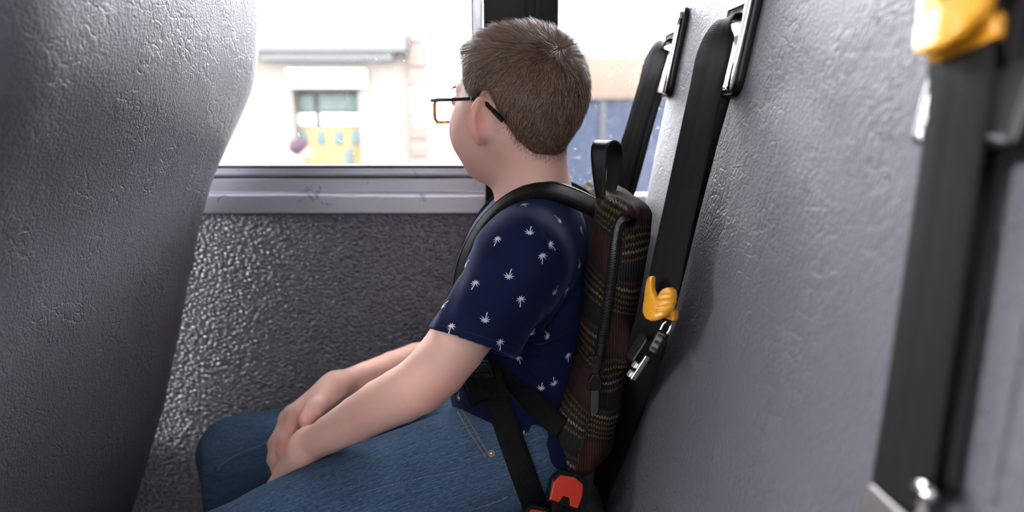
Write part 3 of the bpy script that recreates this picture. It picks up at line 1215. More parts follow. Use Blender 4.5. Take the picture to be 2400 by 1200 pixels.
# ------------------------------------------------------------------ shirt
shirt = Sdf()
shirt.ell((0.030, 0.95, 0.720), (0.094, 0.130, 0.118), k=0.03)
shirt.ell((0.022, 0.95, 0.590), (0.103, 0.122, 0.105), k=0.07)
shirt.ell((0.036, 0.95, 0.500), (0.112, 0.150, 0.080), k=0.05)
shirt.cone((0.050, 0.91, 0.800), shN + (0, 0.005, 0.005), 0.050, 0.052, k=0.04)
shirt.cone((0.050, 0.99, 0.800), shF - (0, 0.005, -0.005), 0.050, 0.052, k=0.04)
cufN = P(1106, 806, 0.768); cufF = shF * 0.42 + elF * 0.58
cutN = unit(P(1090, 870, 0.76) - P(1135, 740, 0.785))


def sleeve(sh, cf, r0, r1, cut, sq=None):
    ax = unit(cf - sh); L = np.linalg.norm(cf - sh)
    far = cf + ax * 0.05

    def fn(p):
        q = p - sh
        t = np.clip((q @ ax) / L, 0, 1.4)
        r = q - t[..., None] * ax * L
        c = r @ sq[0]
        r = r + (c / sq[1] - c)[..., None] * sq[0]
        # soft creases running around and along the sleeve
        ang = np.arctan2(r[..., 2] * 0.6 + r[..., 0], r[..., 1])
        cr = 0.0014 * np.sin(ang * 5 + t * 7) * np.clip(t * 1.5 - 0.3, 0, 1) + 0.0016 * np.sin(t * 22 + ang * 2.5) * np.clip(0.9 - t, 0, 1)
        d = (np.linalg.norm(r, axis=-1) - (r0 + (r1 - r0) * np.clip(t, 0, 1.2)) - cr) * 0.9
        return smax(d, (p - cf) @ cut, 0.002)
    shirt.add(fn, np.minimum(sh, far) - 0.07, np.maximum(sh, far) + 0.07, '+', 0.03)
    return ax


def hollow(sh, cf, ax, r, cut, sq):
    def fn(p):
        q = p - cf
        t = q @ ax
        rr = q - t[..., None] * ax
        c = rr @ sq[0]
        rr = rr + (c / sq[1] - c)[..., None] * sq[0]
        return np.maximum(np.linalg.norm(rr, axis=-1) - r, -t - 0.05)
    shirt.add(fn, cf - 0.11, cf + 0.11, '-', 0.001)


sqN = (np.array([0.0, 1.0, 0.0]), 0.86)
axN = sleeve(shN + np.array([-0.006, -0.003, -0.01]), cufN, 0.054, 0.053, cutN, sqN)
axF = sleeve(shF + np.array([0.0, 0.0, -0.01]), cufF, 0.052, 0.050, unit(elF - shF), sqN)
hollow(shN, cufN, axN, 0.0465, cutN, sqN)
hollow(shF, cufF, axF, 0.044, cutN, sqN)
# neck opening
shirt.cone((0.062, 0.95, 0.85), (0.040, 0.95, 0.93), 0.056, 0.070, k=0.003, op='-')
# hem cut just under the waistband, and creases at the side
shirt.add(lambda p: ((0.490 - 0.62 * p[..., 0]) - p[..., 2]) * 0.8, (-0.2, 0.75, 0.3), (0.3, 1.15, 0.62), '&', 0.006)
for a, b, r in ((P(1230, 800, 0.84), P(1330, 700, 0.85), 0.006), (P(1210, 850, 0.835), P(1300, 950, 0.83), 0.006), (P(1250, 830, 0.835), P(1370, 780, 0.85), 0.005),
                (P(1190, 900, 0.835), P(1270, 1010, 0.82), 0.006), (P(1300, 780, 0.83), P(1380, 640, 0.86), 0.005), (P(1090, 890, 0.85), P(1180, 960, 0.83), 0.005)):
    shirt.cone(a, b, r, r * 0.4, k=0.018, op='-')
me = shirt.mesh('shirt', 0.003, smooth=1)
shirt_o = link_mesh('shirt', me, M['shirt'], person)
tag(shirt_o, 'navy t-shirt with white palm tree print')
SB = bvh_of(shirt_o)


def wrap_line(bvh, pix, n, off, depth=None):
    """a path drawn on a surface: sight-line hits joined up"""
    C = catmull(np.array([(x, y, 0) for x, y in pix], float), n)
    out = []
    for x, y, _ in C:
        o, d = ray(x, y)
        h, nn, _, _ = bvh.ray_cast(Vector(o), Vector(d))
        if h is not None:
            out.append((np.array(h) + np.array(nn) * off, np.array(nn)))
    return out


def seam(name, bvh, pix, n, rad, off, mat, parent):
    L = wrap_line(bvh, pix, n, off)
    if len(L) < 3: return None
    pts = np.array([p for p, _ in L])
    for _ in range(3):
        pts[1:-1] = 0.25 * pts[:-2] + 0.5 * pts[1:-1] + 0.25 * pts[2:]
    return tube(name, pts, rad, mat, parent, len(pts), 6)


# palm tree prints
def palm_shape():
    V, F = [], []

    def strip(pts, ws):
        b = len(V)
        pts = np.array(pts); T = np.gradient(pts, axis=0)
        for p, t, w in zip(pts, T, ws):
            nn = unit(np.array([-t[1], t[0]]))
            V.append(p + nn * w); V.append(p - nn * w)
        for i in range(len(pts) - 1):
            F.append((b + 2 * i, b + 2 * i + 1, b + 2 * i + 3, b + 2 * i + 2))
    # trunk down-left of the crown
    strip([(-0.01 - 0.20 * t, -0.02 - 0.98 * t + 0.10 * t * t) for t in np.linspace(0, 1, 6)], [0.045 + 0.02 * t for t in np.linspace(0, 1, 6)])
    for a, L, dr in ((176, 0.62, .22), (146, 0.62, .20), (112, 0.52, .10), (72, 0.52, .10), (38, 0.62, .20), (6, 0.62, .22), (-35, 0.50, .16), (216, 0.50, .16)):
        a = math.radians(a)
        pp = [(L * t * math.cos(a), L * t * math.sin(a) - dr * t * t) for t in np.linspace(0, 1, 6)]
        strip(pp, [0.025, 0.05, 0.056, 0.048, 0.03, 0.005])
    return np.array(V), F


PV, PF = palm_shape()
PALMS = [(1296, 454, 40, 0), (1231, 481, 45, 0), (1190, 479, -70, 0), (1143, 512, -20, 0), (1308, 515, 20, 1), (1364, 488, 15, 1), (1241, 541, -10, 1), (1165, 565, 5, 0),
         (1363, 540, 42, 0), (1294, 576, 45, 0), (1094, 617, -15, 1), (1272, 605, 5, 0), (1357, 619, 18, 1), (1193, 643, -10, 1), (1113, 668, 5, 0), (1301, 681, -10, 1),
         (1327, 683, 10, 0), (1221, 706, 3, 0), (1137, 745, -10, 1), (1041, 714, 0, 1), (1057, 770, 10, 0), (1246, 778, -8, 1), (1280, 785, 25, 1), (1173, 807, 5, 0),
         (1218, 842, 25, 0), (1332, 837, 15, 0), (1297, 895, 20, 1), (1268, 905, 0, 1), (1119, 908, 50, 0), (1075, 928, 10, 1), (1374, 785, 10, 1), (1226, 1022, 10, 1)]


def stick_palm(h, nn, up, ang, flip, size):
    nn = np.array(nn)
    ey = np.array(up) - nn * np.dot(up, nn); ey = unit(ey); ex = np.cross(ey, nn)
    a = math.radians(ang + (180 if flip else 0))
    V = []
    for x, y in PV:
        if flip: x = -x if False else x
        y = y + 0.25
        X = (x * math.cos(a) - y * math.sin(a)) * size; Y = (x * math.sin(a) + y * math.cos(a)) * size
        p = np.array(h) + ex * X + ey * Y
        hh, n2, _, dd = SB.find_nearest(Vector(p + nn * 0.0))
        if hh is None: return
        V.append(np.array(hh) + np.array(n2) * 0.0005)
    V = np.array(V)
    if np.ptp(V, axis=0).max() > size * 2.6: return
    me = bpy.data.meshes.new('palm_print')
    me.from_pydata([tuple(v) for v in V], [], PF)
    me.update()
    link_mesh('palm_print', me, M['print'], shirt_o, True)


done = []
for x, y, ang, fl in PALMS:
    o, d = ray(x, y)
    h, nn, _, _ = SB.ray_cast(Vector(o), Vector(d))
    if h is None: continue
    done.append(np.array(h))
    stick_palm(h, nn, (0, 0, 1), ang, fl, 0.0100)
# the same print goes on round the sides the camera does not see
sc_ = np.empty(len(shirt_o.data.vertices) * 3, np.float32); shirt_o.data.vertices.foreach_get('co', sc_); sc_ = sc_.reshape(-1, 3)
sn_ = np.empty(len(shirt_o.data.vertices) * 3, np.float32); shirt_o.data.vertices.foreach_get('normal', sn_); sn_ = sn_.reshape(-1, 3)
vis = done[:]
for i in rng.permutation(len(sc_)):
    p = sc_[i]
    if np.dot(sn_[i], unit(np.array(CAM_LOC) - p)) > -0.05 or p[2] < 0.50 or p[2] > 0.83 or abs(sn_[i][2]) > 0.9: continue
    if min(np.linalg.norm(p - k) for k in vis) < 0.036: continue
    vis.append(p.copy())
    stick_palm(p, sn_[i], (0, 0, 1), 10, len(vis) % 2, 0.0095)
    if len(vis) > len(done) + 110: break
# seams of the shirt
seam('sleeve_seam', SB, [(1180, 478), (1215, 484), (1245, 510), (1275, 550), (1300, 590), (1314, 620), (1319, 660)], 40, 0.0006, 0.0001, M['navy_thread'], shirt_o)
seam('shoulder_seam', SB, [(1232, 448), (1222, 468), (1212, 486)], 14, 0.0006, 0.0001, M['navy_thread'], shirt_o)
seam('cuff_hem', SB, [(1018, 758), (1060, 770), (1110, 783), (1160, 800), (1205, 818)], 30, 0.0006, 0.0001, M['navy_thread'], shirt_o)

# ------------------------------------------------------------------ jeans
jeans = Sdf()
jeans.ell((0.030, 0.95, 0.490), (0.108, 0.136, 0.078), k=0.03)


def leg(hp, kn, an, r0, r1, bulge):
    ax = unit(kn - hp)

    def fn(p):
        q = p - hp
        L = np.linalg.norm(kn - hp)
        t = np.clip((q @ ax) / L, 0, 1)
        r = q - t[..., None] * ax * L
        ang = np.arctan2(r[..., 2], r[..., 1])
        cr = 0.0018 * np.sin(t * 26 + ang * 1.6) * np.clip(1 - t * 2.2, 0, 1) + 0.0014 * np.sin(t * 38 - ang * 2) * np.clip(t * 3 - 1.9, 0, 1)
        return (np.linalg.norm(r, axis=-1) - (r0 + (r1 - r0) * t + bulge * np.sin(math.pi * t)) - cr) * 0.92
    jeans.add(fn, np.minimum(hp, kn) - r0 - 0.01, np.maximum(hp, kn) + r0 + 0.01, '+', 0.045)
    jeans.cone(kn, an + np.array([0, 0, 0.02]), r1 * 0.98, 0.052, k=0.02)


leg(hipN + np.array([0.0, -0.004, 0]), knN, anN, 0.079, 0.061, 0.014)
leg(hipF, knF, anF, 0.078, 0.060, 0.002)
# keep the waist open above the belt line
jeans.add(lambda p: p[..., 2] - (0.560 + 0.35 * (0.02 - p[..., 0])), (-0.2, 0.7, 0.45), (0.3, 1.2, 0.7), '&', 0.004)
me = jeans.mesh('jeans', 0.0032, smooth=1)
co = np.empty(len(me.vertices) * 3, np.float32); me.vertices.foreach_get('co', co); co = co.reshape(-1, 3)
nr = np.empty(len(me.vertices) * 3, np.float32); me.vertices.foreach_get('normal', nr); nr = nr.reshape(-1, 3)
near = co[:, 1] < 0.95
hp = np.where(near[:, None], hipN, hipF); kn = np.where(near[:, None], knN, knF)
ax = (kn - hp); Ln = np.linalg.norm(ax, axis=1)[:, None]; ax = ax / Ln
t = ((co - hp) * ax).sum(1)
rr = (co - hp) - t[:, None] * ax
ang = np.arctan2(rr[:, 2], rr[:, 1])
set_attr(me, 'tc', np.stack([t, ang * 0.07, near * 1.0], 1))
jeans_o = link_mesh('jeans', me, M['denim'], person)
JB = bvh_of(jeans_o)


cushion(boy_seat, 0.16, 1.175, BENCH, M['vinyl'], jeans.p + shirt.p[:3])


def stitches(name, bvh, pix, n, mat, parent, duty=0.6, rad=0.00055, off=0.0006):
    L = wrap_line(bvh, pix, n * 3, off)
    V, F = [], []
    for i in range(0, len(L) - 3, 3):
        a, b = L[i][0], L[i][0] * (1 - duty) + L[i + 3][0] * duty
        if np.linalg.norm(a - b) > 0.01: continue
        v, f = tube('x', [a, b], rad, None, n=2, seg=5, raw=True)
        o = len(V); V += list(v); F += [tuple(o + k for k in q) for q in f]
    if V:
        o = py_mesh(name, V, F, mat, parent, True); o['kind'] = 'stuff'


stitches('pocket_stitching', JB, [(1062, 928), (1085, 965), (1108, 1003), (1130, 1040), (1148, 1068)], 46, M['thread_gold'], jeans_o)
stitches('pocket_stitching', JB, [(1072, 965), (1095, 1005), (1118, 1040), (1140, 1074)], 40, M['thread_gold'], jeans_o)
seam('side_seam', JB, [(1190, 1074), (1140, 1086), (1090, 1098), (1000, 1112), (900, 1136), (820, 1158), (740, 1190)], 60, 0.0008, 0.0000, M['denim'], jeans_o)
stitches('side_stitching', JB, [(1190, 1078), (1140, 1090), (1080, 1103), (1010, 1116), (900, 1141), (820, 1163)], 80, M['thread_pale'], jeans_o)
stitches('pocket_stitching', JB, [(1100, 1196), (1140, 1184), (1172, 1172), (1192, 1162)], 26, M['thread_gold'], jeans_o)
seam('inner_seam', JB, [(640, 1040), (600, 1056), (560, 1072), (530, 1090), (515, 1108)], 40, 0.0016, 0.0000, M['denim'], jeans_o)
stitches('inner_stitching', JB, [(640, 1032), (600, 1048), (560, 1064), (526, 1083), (508, 1105)], 50, M['thread_pale'], jeans_o)
o_, d_ = ray(1152, 1063)
h, nn, _, _ = JB.ray_cast(Vector(o_), Vector(d_))
if h is not None:
    nn = np.array(nn); ex = unit(np.cross(nn, [0, 0, 1])); ey = np.cross(nn, ex)
    rv = prism('rivet', [(0.0045 * math.cos(a), 0.0045 * math.sin(a)) for a in np.linspace(0, 2 * math.pi, 20, endpoint=False)], 0.002, frame_M(np.array(h), ex, ey), M['brass'], jeans_o, 0.0004)
    blob('rivet_stud', np.array(h) + nn * 0.0012, (0.0018, 0.0018, 0.0014), np.stack([ex, ey, nn], 1), M['steel'], jeans_o, 0.0005)
# shoes on the floor
for an in (anN, anF):
    s = Sdf()
    s.ell(an + np.array([-0.05, 0, -0.035]), (0.115, 0.042, 0.045), k=0.01)
    s.ell(an + np.array([0.0, 0, -0.005]), (0.05, 0.042, 0.055), k=0.03)
    s.add(lambda p: 0.002 - p[..., 2], (-1, 0, -0.1), (1, 2, 0.05), '&', 0.004)
    link_mesh('shoe', s.mesh('shoe', 0.006, smooth=1), M['plastic_matte'], person)

# ------------------------------------------------------------------ eyeglasses
gl = empty('eyeglasses', H(0.095, 0, -0.005))
tag(gl, 'tortoiseshell eyeglasses with dark temples worn by the boy', 'eyeglasses')


def rim_pts(s):
    pts = []
    for u, v in rrect(0.050, 0.031, 0.009, 4):
        l = 0.040 + u
        pts.append(H(0.1005 - 2.2 * max(0, abs(l) - 0.02) ** 2, s * l, -0.0145 + v))
    return pts


for s in (1, -1):
    pts = rim_pts(s)
    tube('rim', pts + [pts[0], pts[1]], 0.0023, M['tortoise'], gl, 80, 8)
    c = np.mean(pts, 0)
    py_mesh('lens', pts + [c], [(i, (i + 1) % len(pts), len(pts)) for i in range(len(pts))], M['lens'], gl, False)
    hinge = H(0.0955, s * 0.0685, -0.0005)
    ribbon('temple', [H(0.0985, s * 0.0660, -0.0005), hinge, H(0.05, s * 0.0775, 0.0), H(0.005, s * 0.0785, 0.001)], HZ, [0.0048, 0.0046, 0.0042, 0.0040], 0.0028, M['plastic_matte'], gl, 30)
    ribbon('temple_tip', [H(0.012, s * 0.0785, 0.001), H(-0.006, s * 0.0785, -0.001), H(-0.022, s * 0.0790, -0.011), H(-0.040, s * 0.0765, -0.026)], [HZ, HZ, HZ + HF, HZ + HF], [0.0040, 0.0044, 0.0050, 0.0058], 0.0034, M['plastic'], gl, 24)
    tube('nose_pad', [H(0.0985, s * 0.0145, -0.010), H(0.0955, s * 0.0125, -0.016)], 0.0022, M['lens'], gl, 6, 8)
tube('bridge', [H(0.1010, 0.0150, -0.006), H(0.1045, 0, -0.0035), H(0.1010, -0.0150, -0.006)], 0.0018, M['tortoise'], gl, 14, 8)

# ------------------------------------------------------------------ backpack
bag = empty('backpack', (0.10, 0.93, 0.42))
tag(bag, 'dark striped woven backpack on the back of the boy', 'backpack')
rows = [(470, 1425, 1515), (500, 1403, 1526), (560, 1392, 1526), (640, 1378, 1512), (720, 1368, 1496), (800, 1362, 1478), (880, 1338, 1468), (960, 1305, 1456), (1030, 1284, 1440), (1075, 1284, 1424), (1108, 1300, 1398)]
BY = 0.835
zr = np.array([P(l, y, BY)[2] for y, l, r in rows])[::-1]
xl = np.array([P(l, y, BY)[0] for y, l, r in rows])[::-1]
xr = np.array([P(r, y, BY)[0] for y, l, r in rows])[::-1]
bs = Sdf()


def bagfn(p):
    X, Y, Z = p[..., 0], p[..., 1], p[..., 2]
    a = np.interp(Z, zr, xl); b = np.interp(Z, zr, xr)
    wr = 0.0022 * np.sin(Z * 120 + X * 60) * np.clip((0.60 - Z) * 8, 0, 1) + 0.003 * np.sin(X * 190 + Y * 60) * np.clip((Z - 0.79) * 25, 0, 1)
    wr = wr + 0.0025 * np.sin(X * 150 + Z * 20) * np.clip((0.50 - Z) * 15, 0, 1)
    d = smax(a - X, X - b, 0.030)
    d = smax(d, np.abs(Y - 0.955) - 0.152, 0.045)
    d = smax(d, Z - zr[-1], 0.02)
    d = smax(d, zr[0] - Z, 0.03)
    return (d - wr) * 0.85


bs.add(bagfn, (xl.min(), 0.80, zr[0]), (xr.max(), 1.11, zr[-1]), '+', 0)
# gathered lobes at the top
bs.cone(P(1428, 492, 0.84), P(1452, 488, 0.90), 0.012, 0.014, k=0.014)
bs.cone(P(1482, 508, 0.835), P(1508, 512, 0.86), 0.011, 0.010, k=0.012)
bs.cone(P(1477, 528, 0.800), P(1480, 505, 0.87), 0.005, 0.006, k=0.010, op='-')
bs.cone(P(1416, 545, 0.800), P(1442, 500, 0.815), 0.005, 0.004, k=0.012, op='-')
bs.cone(P(1405, 620, 0.800), P(1434, 560, 0.805), 0.004, 0.003, k=0.012, op='-')
bs.cone(P(1322, 1105, 0.800), P(1338, 1030, 0.800), 0.005, 0.003, k=0.014, op='-')
bs.cone(P(1372, 1090, 0.800), P(1382, 1000, 0.800), 0.004, 0.003, k=0.012, op='-')
# side pocket flap
bs.ell(P(1466, 815, 0.812), (0.010, 0.014, 0.026), k=0.008)


def torso(p):
    d = np.full(p.shape[:-1], 1.0)
    for q in shirt.p[:5]:
        d = smin(d, q[0](p), q[4])
    return d + 0.0015


bs.add(torso, (-0.10, 0.75, 0.40), (0.20, 1.15, 0.90), '-', 0.006)
for q in jeans.p:
    if q[3] == '+':
        bs.add(lambda p, f=q[0]: f(p) + 0.0015, q[1], q[2], '-', 0.006)
me = bs.mesh('bag_body', 0.003, smooth=1)
co = np.empty(len(me.vertices) * 3, np.float32); me.vertices.foreach_get('co', co); co = co.reshape(-1, 3)
tilt = 0.12
hz = co[:, 2] + tilt * (co[:, 0] - 0.12) + 0.004 * np.sin(co[:, 0] * 70 + co[:, 2] * 30)
left_half = co[:, 0] < np.interp(co[:, 2], zr, xl * 0.55 + xr * 0.45)
hz = hz + np.where(left_half, 0.075 - 0.55 * (np.interp(co[:, 2], zr, xl * 0.55 + xr * 0.45) - co[:, 0]), 0.0)
bn = np.empty(len(me.vertices) * 3, np.float32); me.vertices.foreach_get('normal', bn); bn = bn.reshape(-1, 3)
set_attr(me, 'tc', np.stack([np.where(np.abs(bn[:, 1]) > np.abs(bn[:, 0]) * 0.8, co[:, 0], co[:, 1]), co[:, 1] * 0, hz], 1))
bag_o = link_mesh('bag_body', me, M['bag'], bag)
BB = bvh_of(bag_o)
# zipper
zpix = [(1474, 511), (1462, 512), (1451, 528), (1444, 560), (1438, 610), (1430, 670), (1420, 740), (1410, 800), (1403, 850)]
L = wrap_line(BB, zpix, 70, 0.0012)
zp = np.array([p for p, _ in L]); zn = np.array([n_ for _, n_ in L])
for _ in range(6):
    zp[1:-1] = 0.25 * zp[:-2] + 0.5 * zp[1:-1] + 0.25 * zp[2:]
zt = np.gradient(zp, axis=0); zw = np.cross(zt, zn)
zw /= np.linalg.norm(zw, axis=1)[:, None]
V, F = [], []
C2 = catmull(zp[::3], 150); W2 = catmull(zw[::3], 150); N2 = catmull(zn[::3], 150); T2 = np.gradient(C2, axis=0)
for i in range(150):
    t_ = unit(T2[i]); s = 1 if i % 2 else -1
    c = C2[i] + W2[i] * 0.0009 * s + N2[i] * 0.0014
    o = len(V)
    for a in (-1, 1):
        for b in (-1, 1):
            for e in (-1, 1):
                V.append(c + W2[i] * 0.0022 * a + t_ * 0.00055 * b + N2[i] * 0.0009 * e)
    F += [(o, o + 1, o + 3, o + 2), (o + 4, o + 6, o + 7, o + 5), (o, o + 4, o + 5, o + 1), (o + 2, o + 3, o + 7, o + 6), (o, o + 2, o + 6, o + 4), (o + 1, o + 5, o + 7, o + 3)]
M['tape'] = simple('black_zipper_tape', (0.009, 0.009, 0.009), 0.8, spec=0.1)
ribbon('zipper_tape', zp[::4], zw[::4], 0.0135, 0.0012, M['tape'], bag, 80)
M['zip'] = simple('zipper_teeth', (0.022, 0.021, 0.021), 0.4)
py_mesh('zipper_teeth', V, F, M['zip'], bag)['kind'] = 'stuff'


def on_bag(px, py, off):
    o, d = ray(px, py)
    h, n_, _, _ = BB.ray_cast(Vector(o), Vector(d))
    if h is None: return P(px, py, 0.80)
    return np.array(h) + np.array(n_) * off


dn = unit(on_bag(1398, 900, 0.004) - on_bag(1402, 840, 0.004)); rt = unit(np.cross(dn, [0, 1, 0])) * -1
nb = np.cross(rt, -dn)
prism('zipper_slider', rrect(0.010, 0.016, 0.003), 0.006, frame_M(on_bag(1402, 846, 0.004), rt, -dn), M['plastic'], bag, 0.001)
prism('pull_link', rrect(0.007, 0.020, 0.003), 0.003, frame_M(on_bag(1398, 866, 0.006), rt, -dn), M['plastic_matte'], bag, 0.0008)
prism('pull_collar', [(-0.009, -0.010), (0.009, -0.010), (0.0085, 0.002), (0.004, 0.011), (-0.004, 0.011), (-0.0085, 0.002)], 0.007, frame_M(on_bag(1396, 892, 0.007), rt, -dn), M['plastic'], bag, 0.0015)
M['tab'] = simple('grey_rubber_tab', (0.035, 0.035, 0.034), 0.6)
prism('pull_tab', rrect(0.0095, 0.034, 0.0045), 0.003, frame_M(on_bag(1393, 934, 0.007), rt, -dn), M['tab'], bag, 0.0008)
# grab handle
hp_ = [P(1412, 492, 0.895), P(1406, 440, 0.900), P(1404, 380, 0.900), P(1406, 343, 0.905), P(1420, 331, 0.922), P(1438, 345, 0.935), P(1440, 385, 0.940), P(1432, 440, 0.940), P(1414, 492, 0.938)]
ribbon('grab_handle', hp_, [(0.5, -0.6, 0), (0.8, -0.6, 0), (1, -0.45, 0), (1, -0.35, 0), (1, -0.35, 0), (1, -0.35, 0), (1, -0.3, 0), (0.8, -0.3, 0), (0.5, -0.5, 0)], [0.012, 0.016, 0.021, 0.022, 0.022, 0.022, 0.021, 0.016, 0.012], 0.0028, M['leather'], bag, 70)


def hug(bvh, pts, off):
    out = []
    for p in pts:
        h, n_, _, _ = bvh.find_nearest(Vector(p))
        out.append(np.array(h) + np.array(n_) * off)
    return np.array(out), None


# padded shoulder straps over both shoulders
for s, mat_ in ((-1, 'pad'), (1, 'pad')):
    yy = lambda d: 0.95 + s * d
    raw = [(0.122, yy(0.055), 0.822), (0.100, yy(0.060), 0.838), (0.070, yy(0.066), 0.850), (0.035, yy(0.072), 0.848), (0.000, yy(0.078), 0.832), (-0.030, yy(0.070), 0.800), (-0.055, yy(0.062), 0.750), (-0.066, yy(0.062), 0.690), (-0.062, yy(0.085), 0.630), (-0.030, yy(0.122), 0.585)]
    pts, _ = hug(SB, raw[1:], 0.0085)
    pts = np.vstack([[raw[0]], pts])
    for _ in range(2):
        pts[1:-1] = 0.2 * pts[:-2] + 0.6 * pts[1:-1] + 0.2 * pts[2:]
    wd = []
    for p in pts:
        h, n_, _, _ = SB.find_nearest(Vector(p)); wd.append(n_)
    wd = np.array(wd); T_ = np.gradient(pts, axis=0)
    W_ = np.cross(T_, wd)
    W_[0] = W_[1]
    ribbon('shoulder_strap', pts, W_, [0.034, 0.038, 0.040, 0.040, 0.040, 0.042, 0.042, 0.042, 0.040, 0.034], 0.009, M[mat_], bag, 80, puff=0.25)
    e = pts - np.cross(unit(T_[4]), [0, 0, 0])
    ed = pts + (W_ / np.linalg.norm(W_, axis=1)[:, None]) * 0.0135 + wd * 0.0058
    tube('strap_stitching', ed, 0.0006, M['plastic'], bag, 70, 5)


def wrap_any(pix, n, off):
    C = catmull(np.array([(x, y, 0) for x, y in pix], float), n)
    P_, N_ = [], []
    for x, y, _ in C:
        o, d = ray(x, y)
        best = None
        for b in (SB, JB, BB):
            h, n_, _, dist = b.ray_cast(Vector(o), Vector(d))
            if h is not None and (best is None or dist < best[2]): best = (np.array(h), np.array(n_), dist)
        if best is None: continue
        P_.append(best[0] + best[1] * off); N_.append(best[1])
    P_ = np.array(P_); N_ = np.array(N_)
    for _ in range(30):
        P_[1:-1] = 0.25 * P_[:-2] + 0.5 * P_[1:-1] + 0.25 * P_[2:]
        N_[1:-1] = 0.25 * N_[:-2] + 0.5 * N_[1:-1] + 0.25 * N_[2:]
    return P_, N_


pp, nn_ = wrap_any([(1150, 862), (1165, 920), (1188, 1000), (1215, 1080), (1245, 1160), (1262, 1210)], 50, 0.005)
ribbon('webbing_tail', pp[::5], np.cross(np.gradient(pp, axis=0), nn_)[::5], 0.032, 0.002, M['web_strap'], bag, 60)
pp, nn_ = wrap_any([(1150, 858), (1195, 892), (1245, 935), (1290, 980), (1330, 1010)], 44, 0.004)
ribbon('lower_strap', pp[::5], np.cross(np.gradient(pp, axis=0), nn_)[::5], 0.030, 0.002, M['web_strap'], bag, 60)
pb, nb_ = wrap_any([(1128, 846), (1135, 862), (1140, 878)], 9, 0.006)
M_b = frame_M(pb[4], np.cross(nb_[4], [0.3, 0, -1]), [0.3, 0, -1])
prism('ladder_buckle', rrect(0.036, 0.024, 0.004), 0.005, M_b, M['plastic'], bag, 0.001)
for v in (-0.006, 0.006):
    prism('buckle_bar', [(-0.014, v - 0.002), (0.014, v - 0.002), (0.014, v + 0.002), (-0.014, v + 0.002)], 0.009, M_b, M['plastic'], bag, 0.0008)

# ------------------------------------------------------------------ seat belts
PW, PH = 0.088, 0.128


def belt(label, plate_px, path, wdir, second, lip='steel', width=0.046):
    c = on_seat(*plate_px, 0.002)
    root = empty('seat_belt', c)
    tag(root, label, 'seat belt')
    up = unit([LEAN, 0, 1.0]); ex = np.array([0, -1.0, 0]); nrm = np.cross(ex, up)   # nrm looks to -x
    if nrm[0] > 0: nrm = -nrm
    Mx = frame_M(c + nrm * 0.002, ex, up)
    prism('bezel', rrect(PW + 0.006, PH + 0.006, 0.017), 0.008, Mx, M['plastic'], root, 0.002)
    # polished plate with a slot: built as a frame of four pieces round the opening
    sw, s0, s1 = 0.058, 0.012, 0.030
    Mp = frame_M(c + nrm * 0.007, ex, up)
    out = rrect(PW - 0.006, PH - 0.006, 0.013, 5)
    inn = [(sw / 2, s1), (-sw / 2, s1), (-sw / 2, s0), (sw / 2, s0)]
    bm = bmesh.new()
    vo = [bm.verts.new((u, v, 0.0)) for u, v in out]
    vi = [bm.verts.new((u, v, 0.0)) for u, v in inn]
    eo = [bm.edges.new((vo[i], vo[(i + 1) % len(vo)])) for i in range(len(vo))]
    ei = [bm.edges.new((vi[i], vi[(i + 1) % 4])) for i in range(4)]
    bmesh.ops.triangle_fill(bm, use_beauty=True, edges=eo + ei)
    r = bmesh.ops.extrude_face_region(bm, geom=bm.faces[:])
    bmesh.ops.translate(bm, verts=[g_ for g_ in r['geom'] if isinstance(g_, bmesh.types.BMVert)], vec=(0, 0, 0.004))
    bmesh.ops.recalc_face_normals(bm, faces=bm.faces)
    bmesh.ops.transform(bm, matrix=Mp, verts=bm.verts)
    me = bpy.data.meshes.new('guide_plate'); bm.to_mesh(me); bm.free()
    link_mesh('guide_plate', me, M['steel_satin' if lip == 'steel' else 'plastic_matte'], root, False)
    # raised lips right and below
    z_ = 0.006 if Mp.col[2][0] < 0 else -0.006
    tube('plate_lip', [np.array(Mp @ Vector((u, v, 0.0))) + nrm * 0.002 for u, v in ((PW / 2 - 0.006, PH / 2 - 0.016), (PW / 2 - 0.006, -PH / 2 + 0.016), (PW / 2 - 0.016, -PH / 2 + 0.006), (-PW / 2 + 0.016, -PH / 2 + 0.006))], 0.004, M[lip], root, 30, 8)
    if lip != 'steel':
        tube('plate_lip', [np.array(Mp @ Vector((u, v, 0.0))) + nrm * 0.002 for u, v in ((-PW / 2 + 0.007, PH / 2 - 0.014), (-PW / 2 + 0.007, -PH / 2 + 0.014), (-PW / 2 + 0.014, -PH / 2 + 0.007))], 0.005, M['steel'], root, 24, 8)
    slot = np.array(Mp @ Vector((0, 0.5 * (s0 + s1), 0)))
    pts = [slot - nrm * 0.004, slot + nrm * 0.010 - up * 0.004] + [on_seat(x, y, o) for x, y, o in path]
    wv = [np.array([0, -1.0, 0])] * 2 + [np.array(wdir)] * len(path)
    web = ribbon('webbing', pts, wv, width, 0.0018, M['web'], root, 120)
    if second:
        ribbon('webbing', [on_seat(x - (16 if wdir[0] > 0.3 else 0), y, o) for x, y, o in second], wdir, width * 0.8, 0.0018, M['web'], root, 80)
    return root


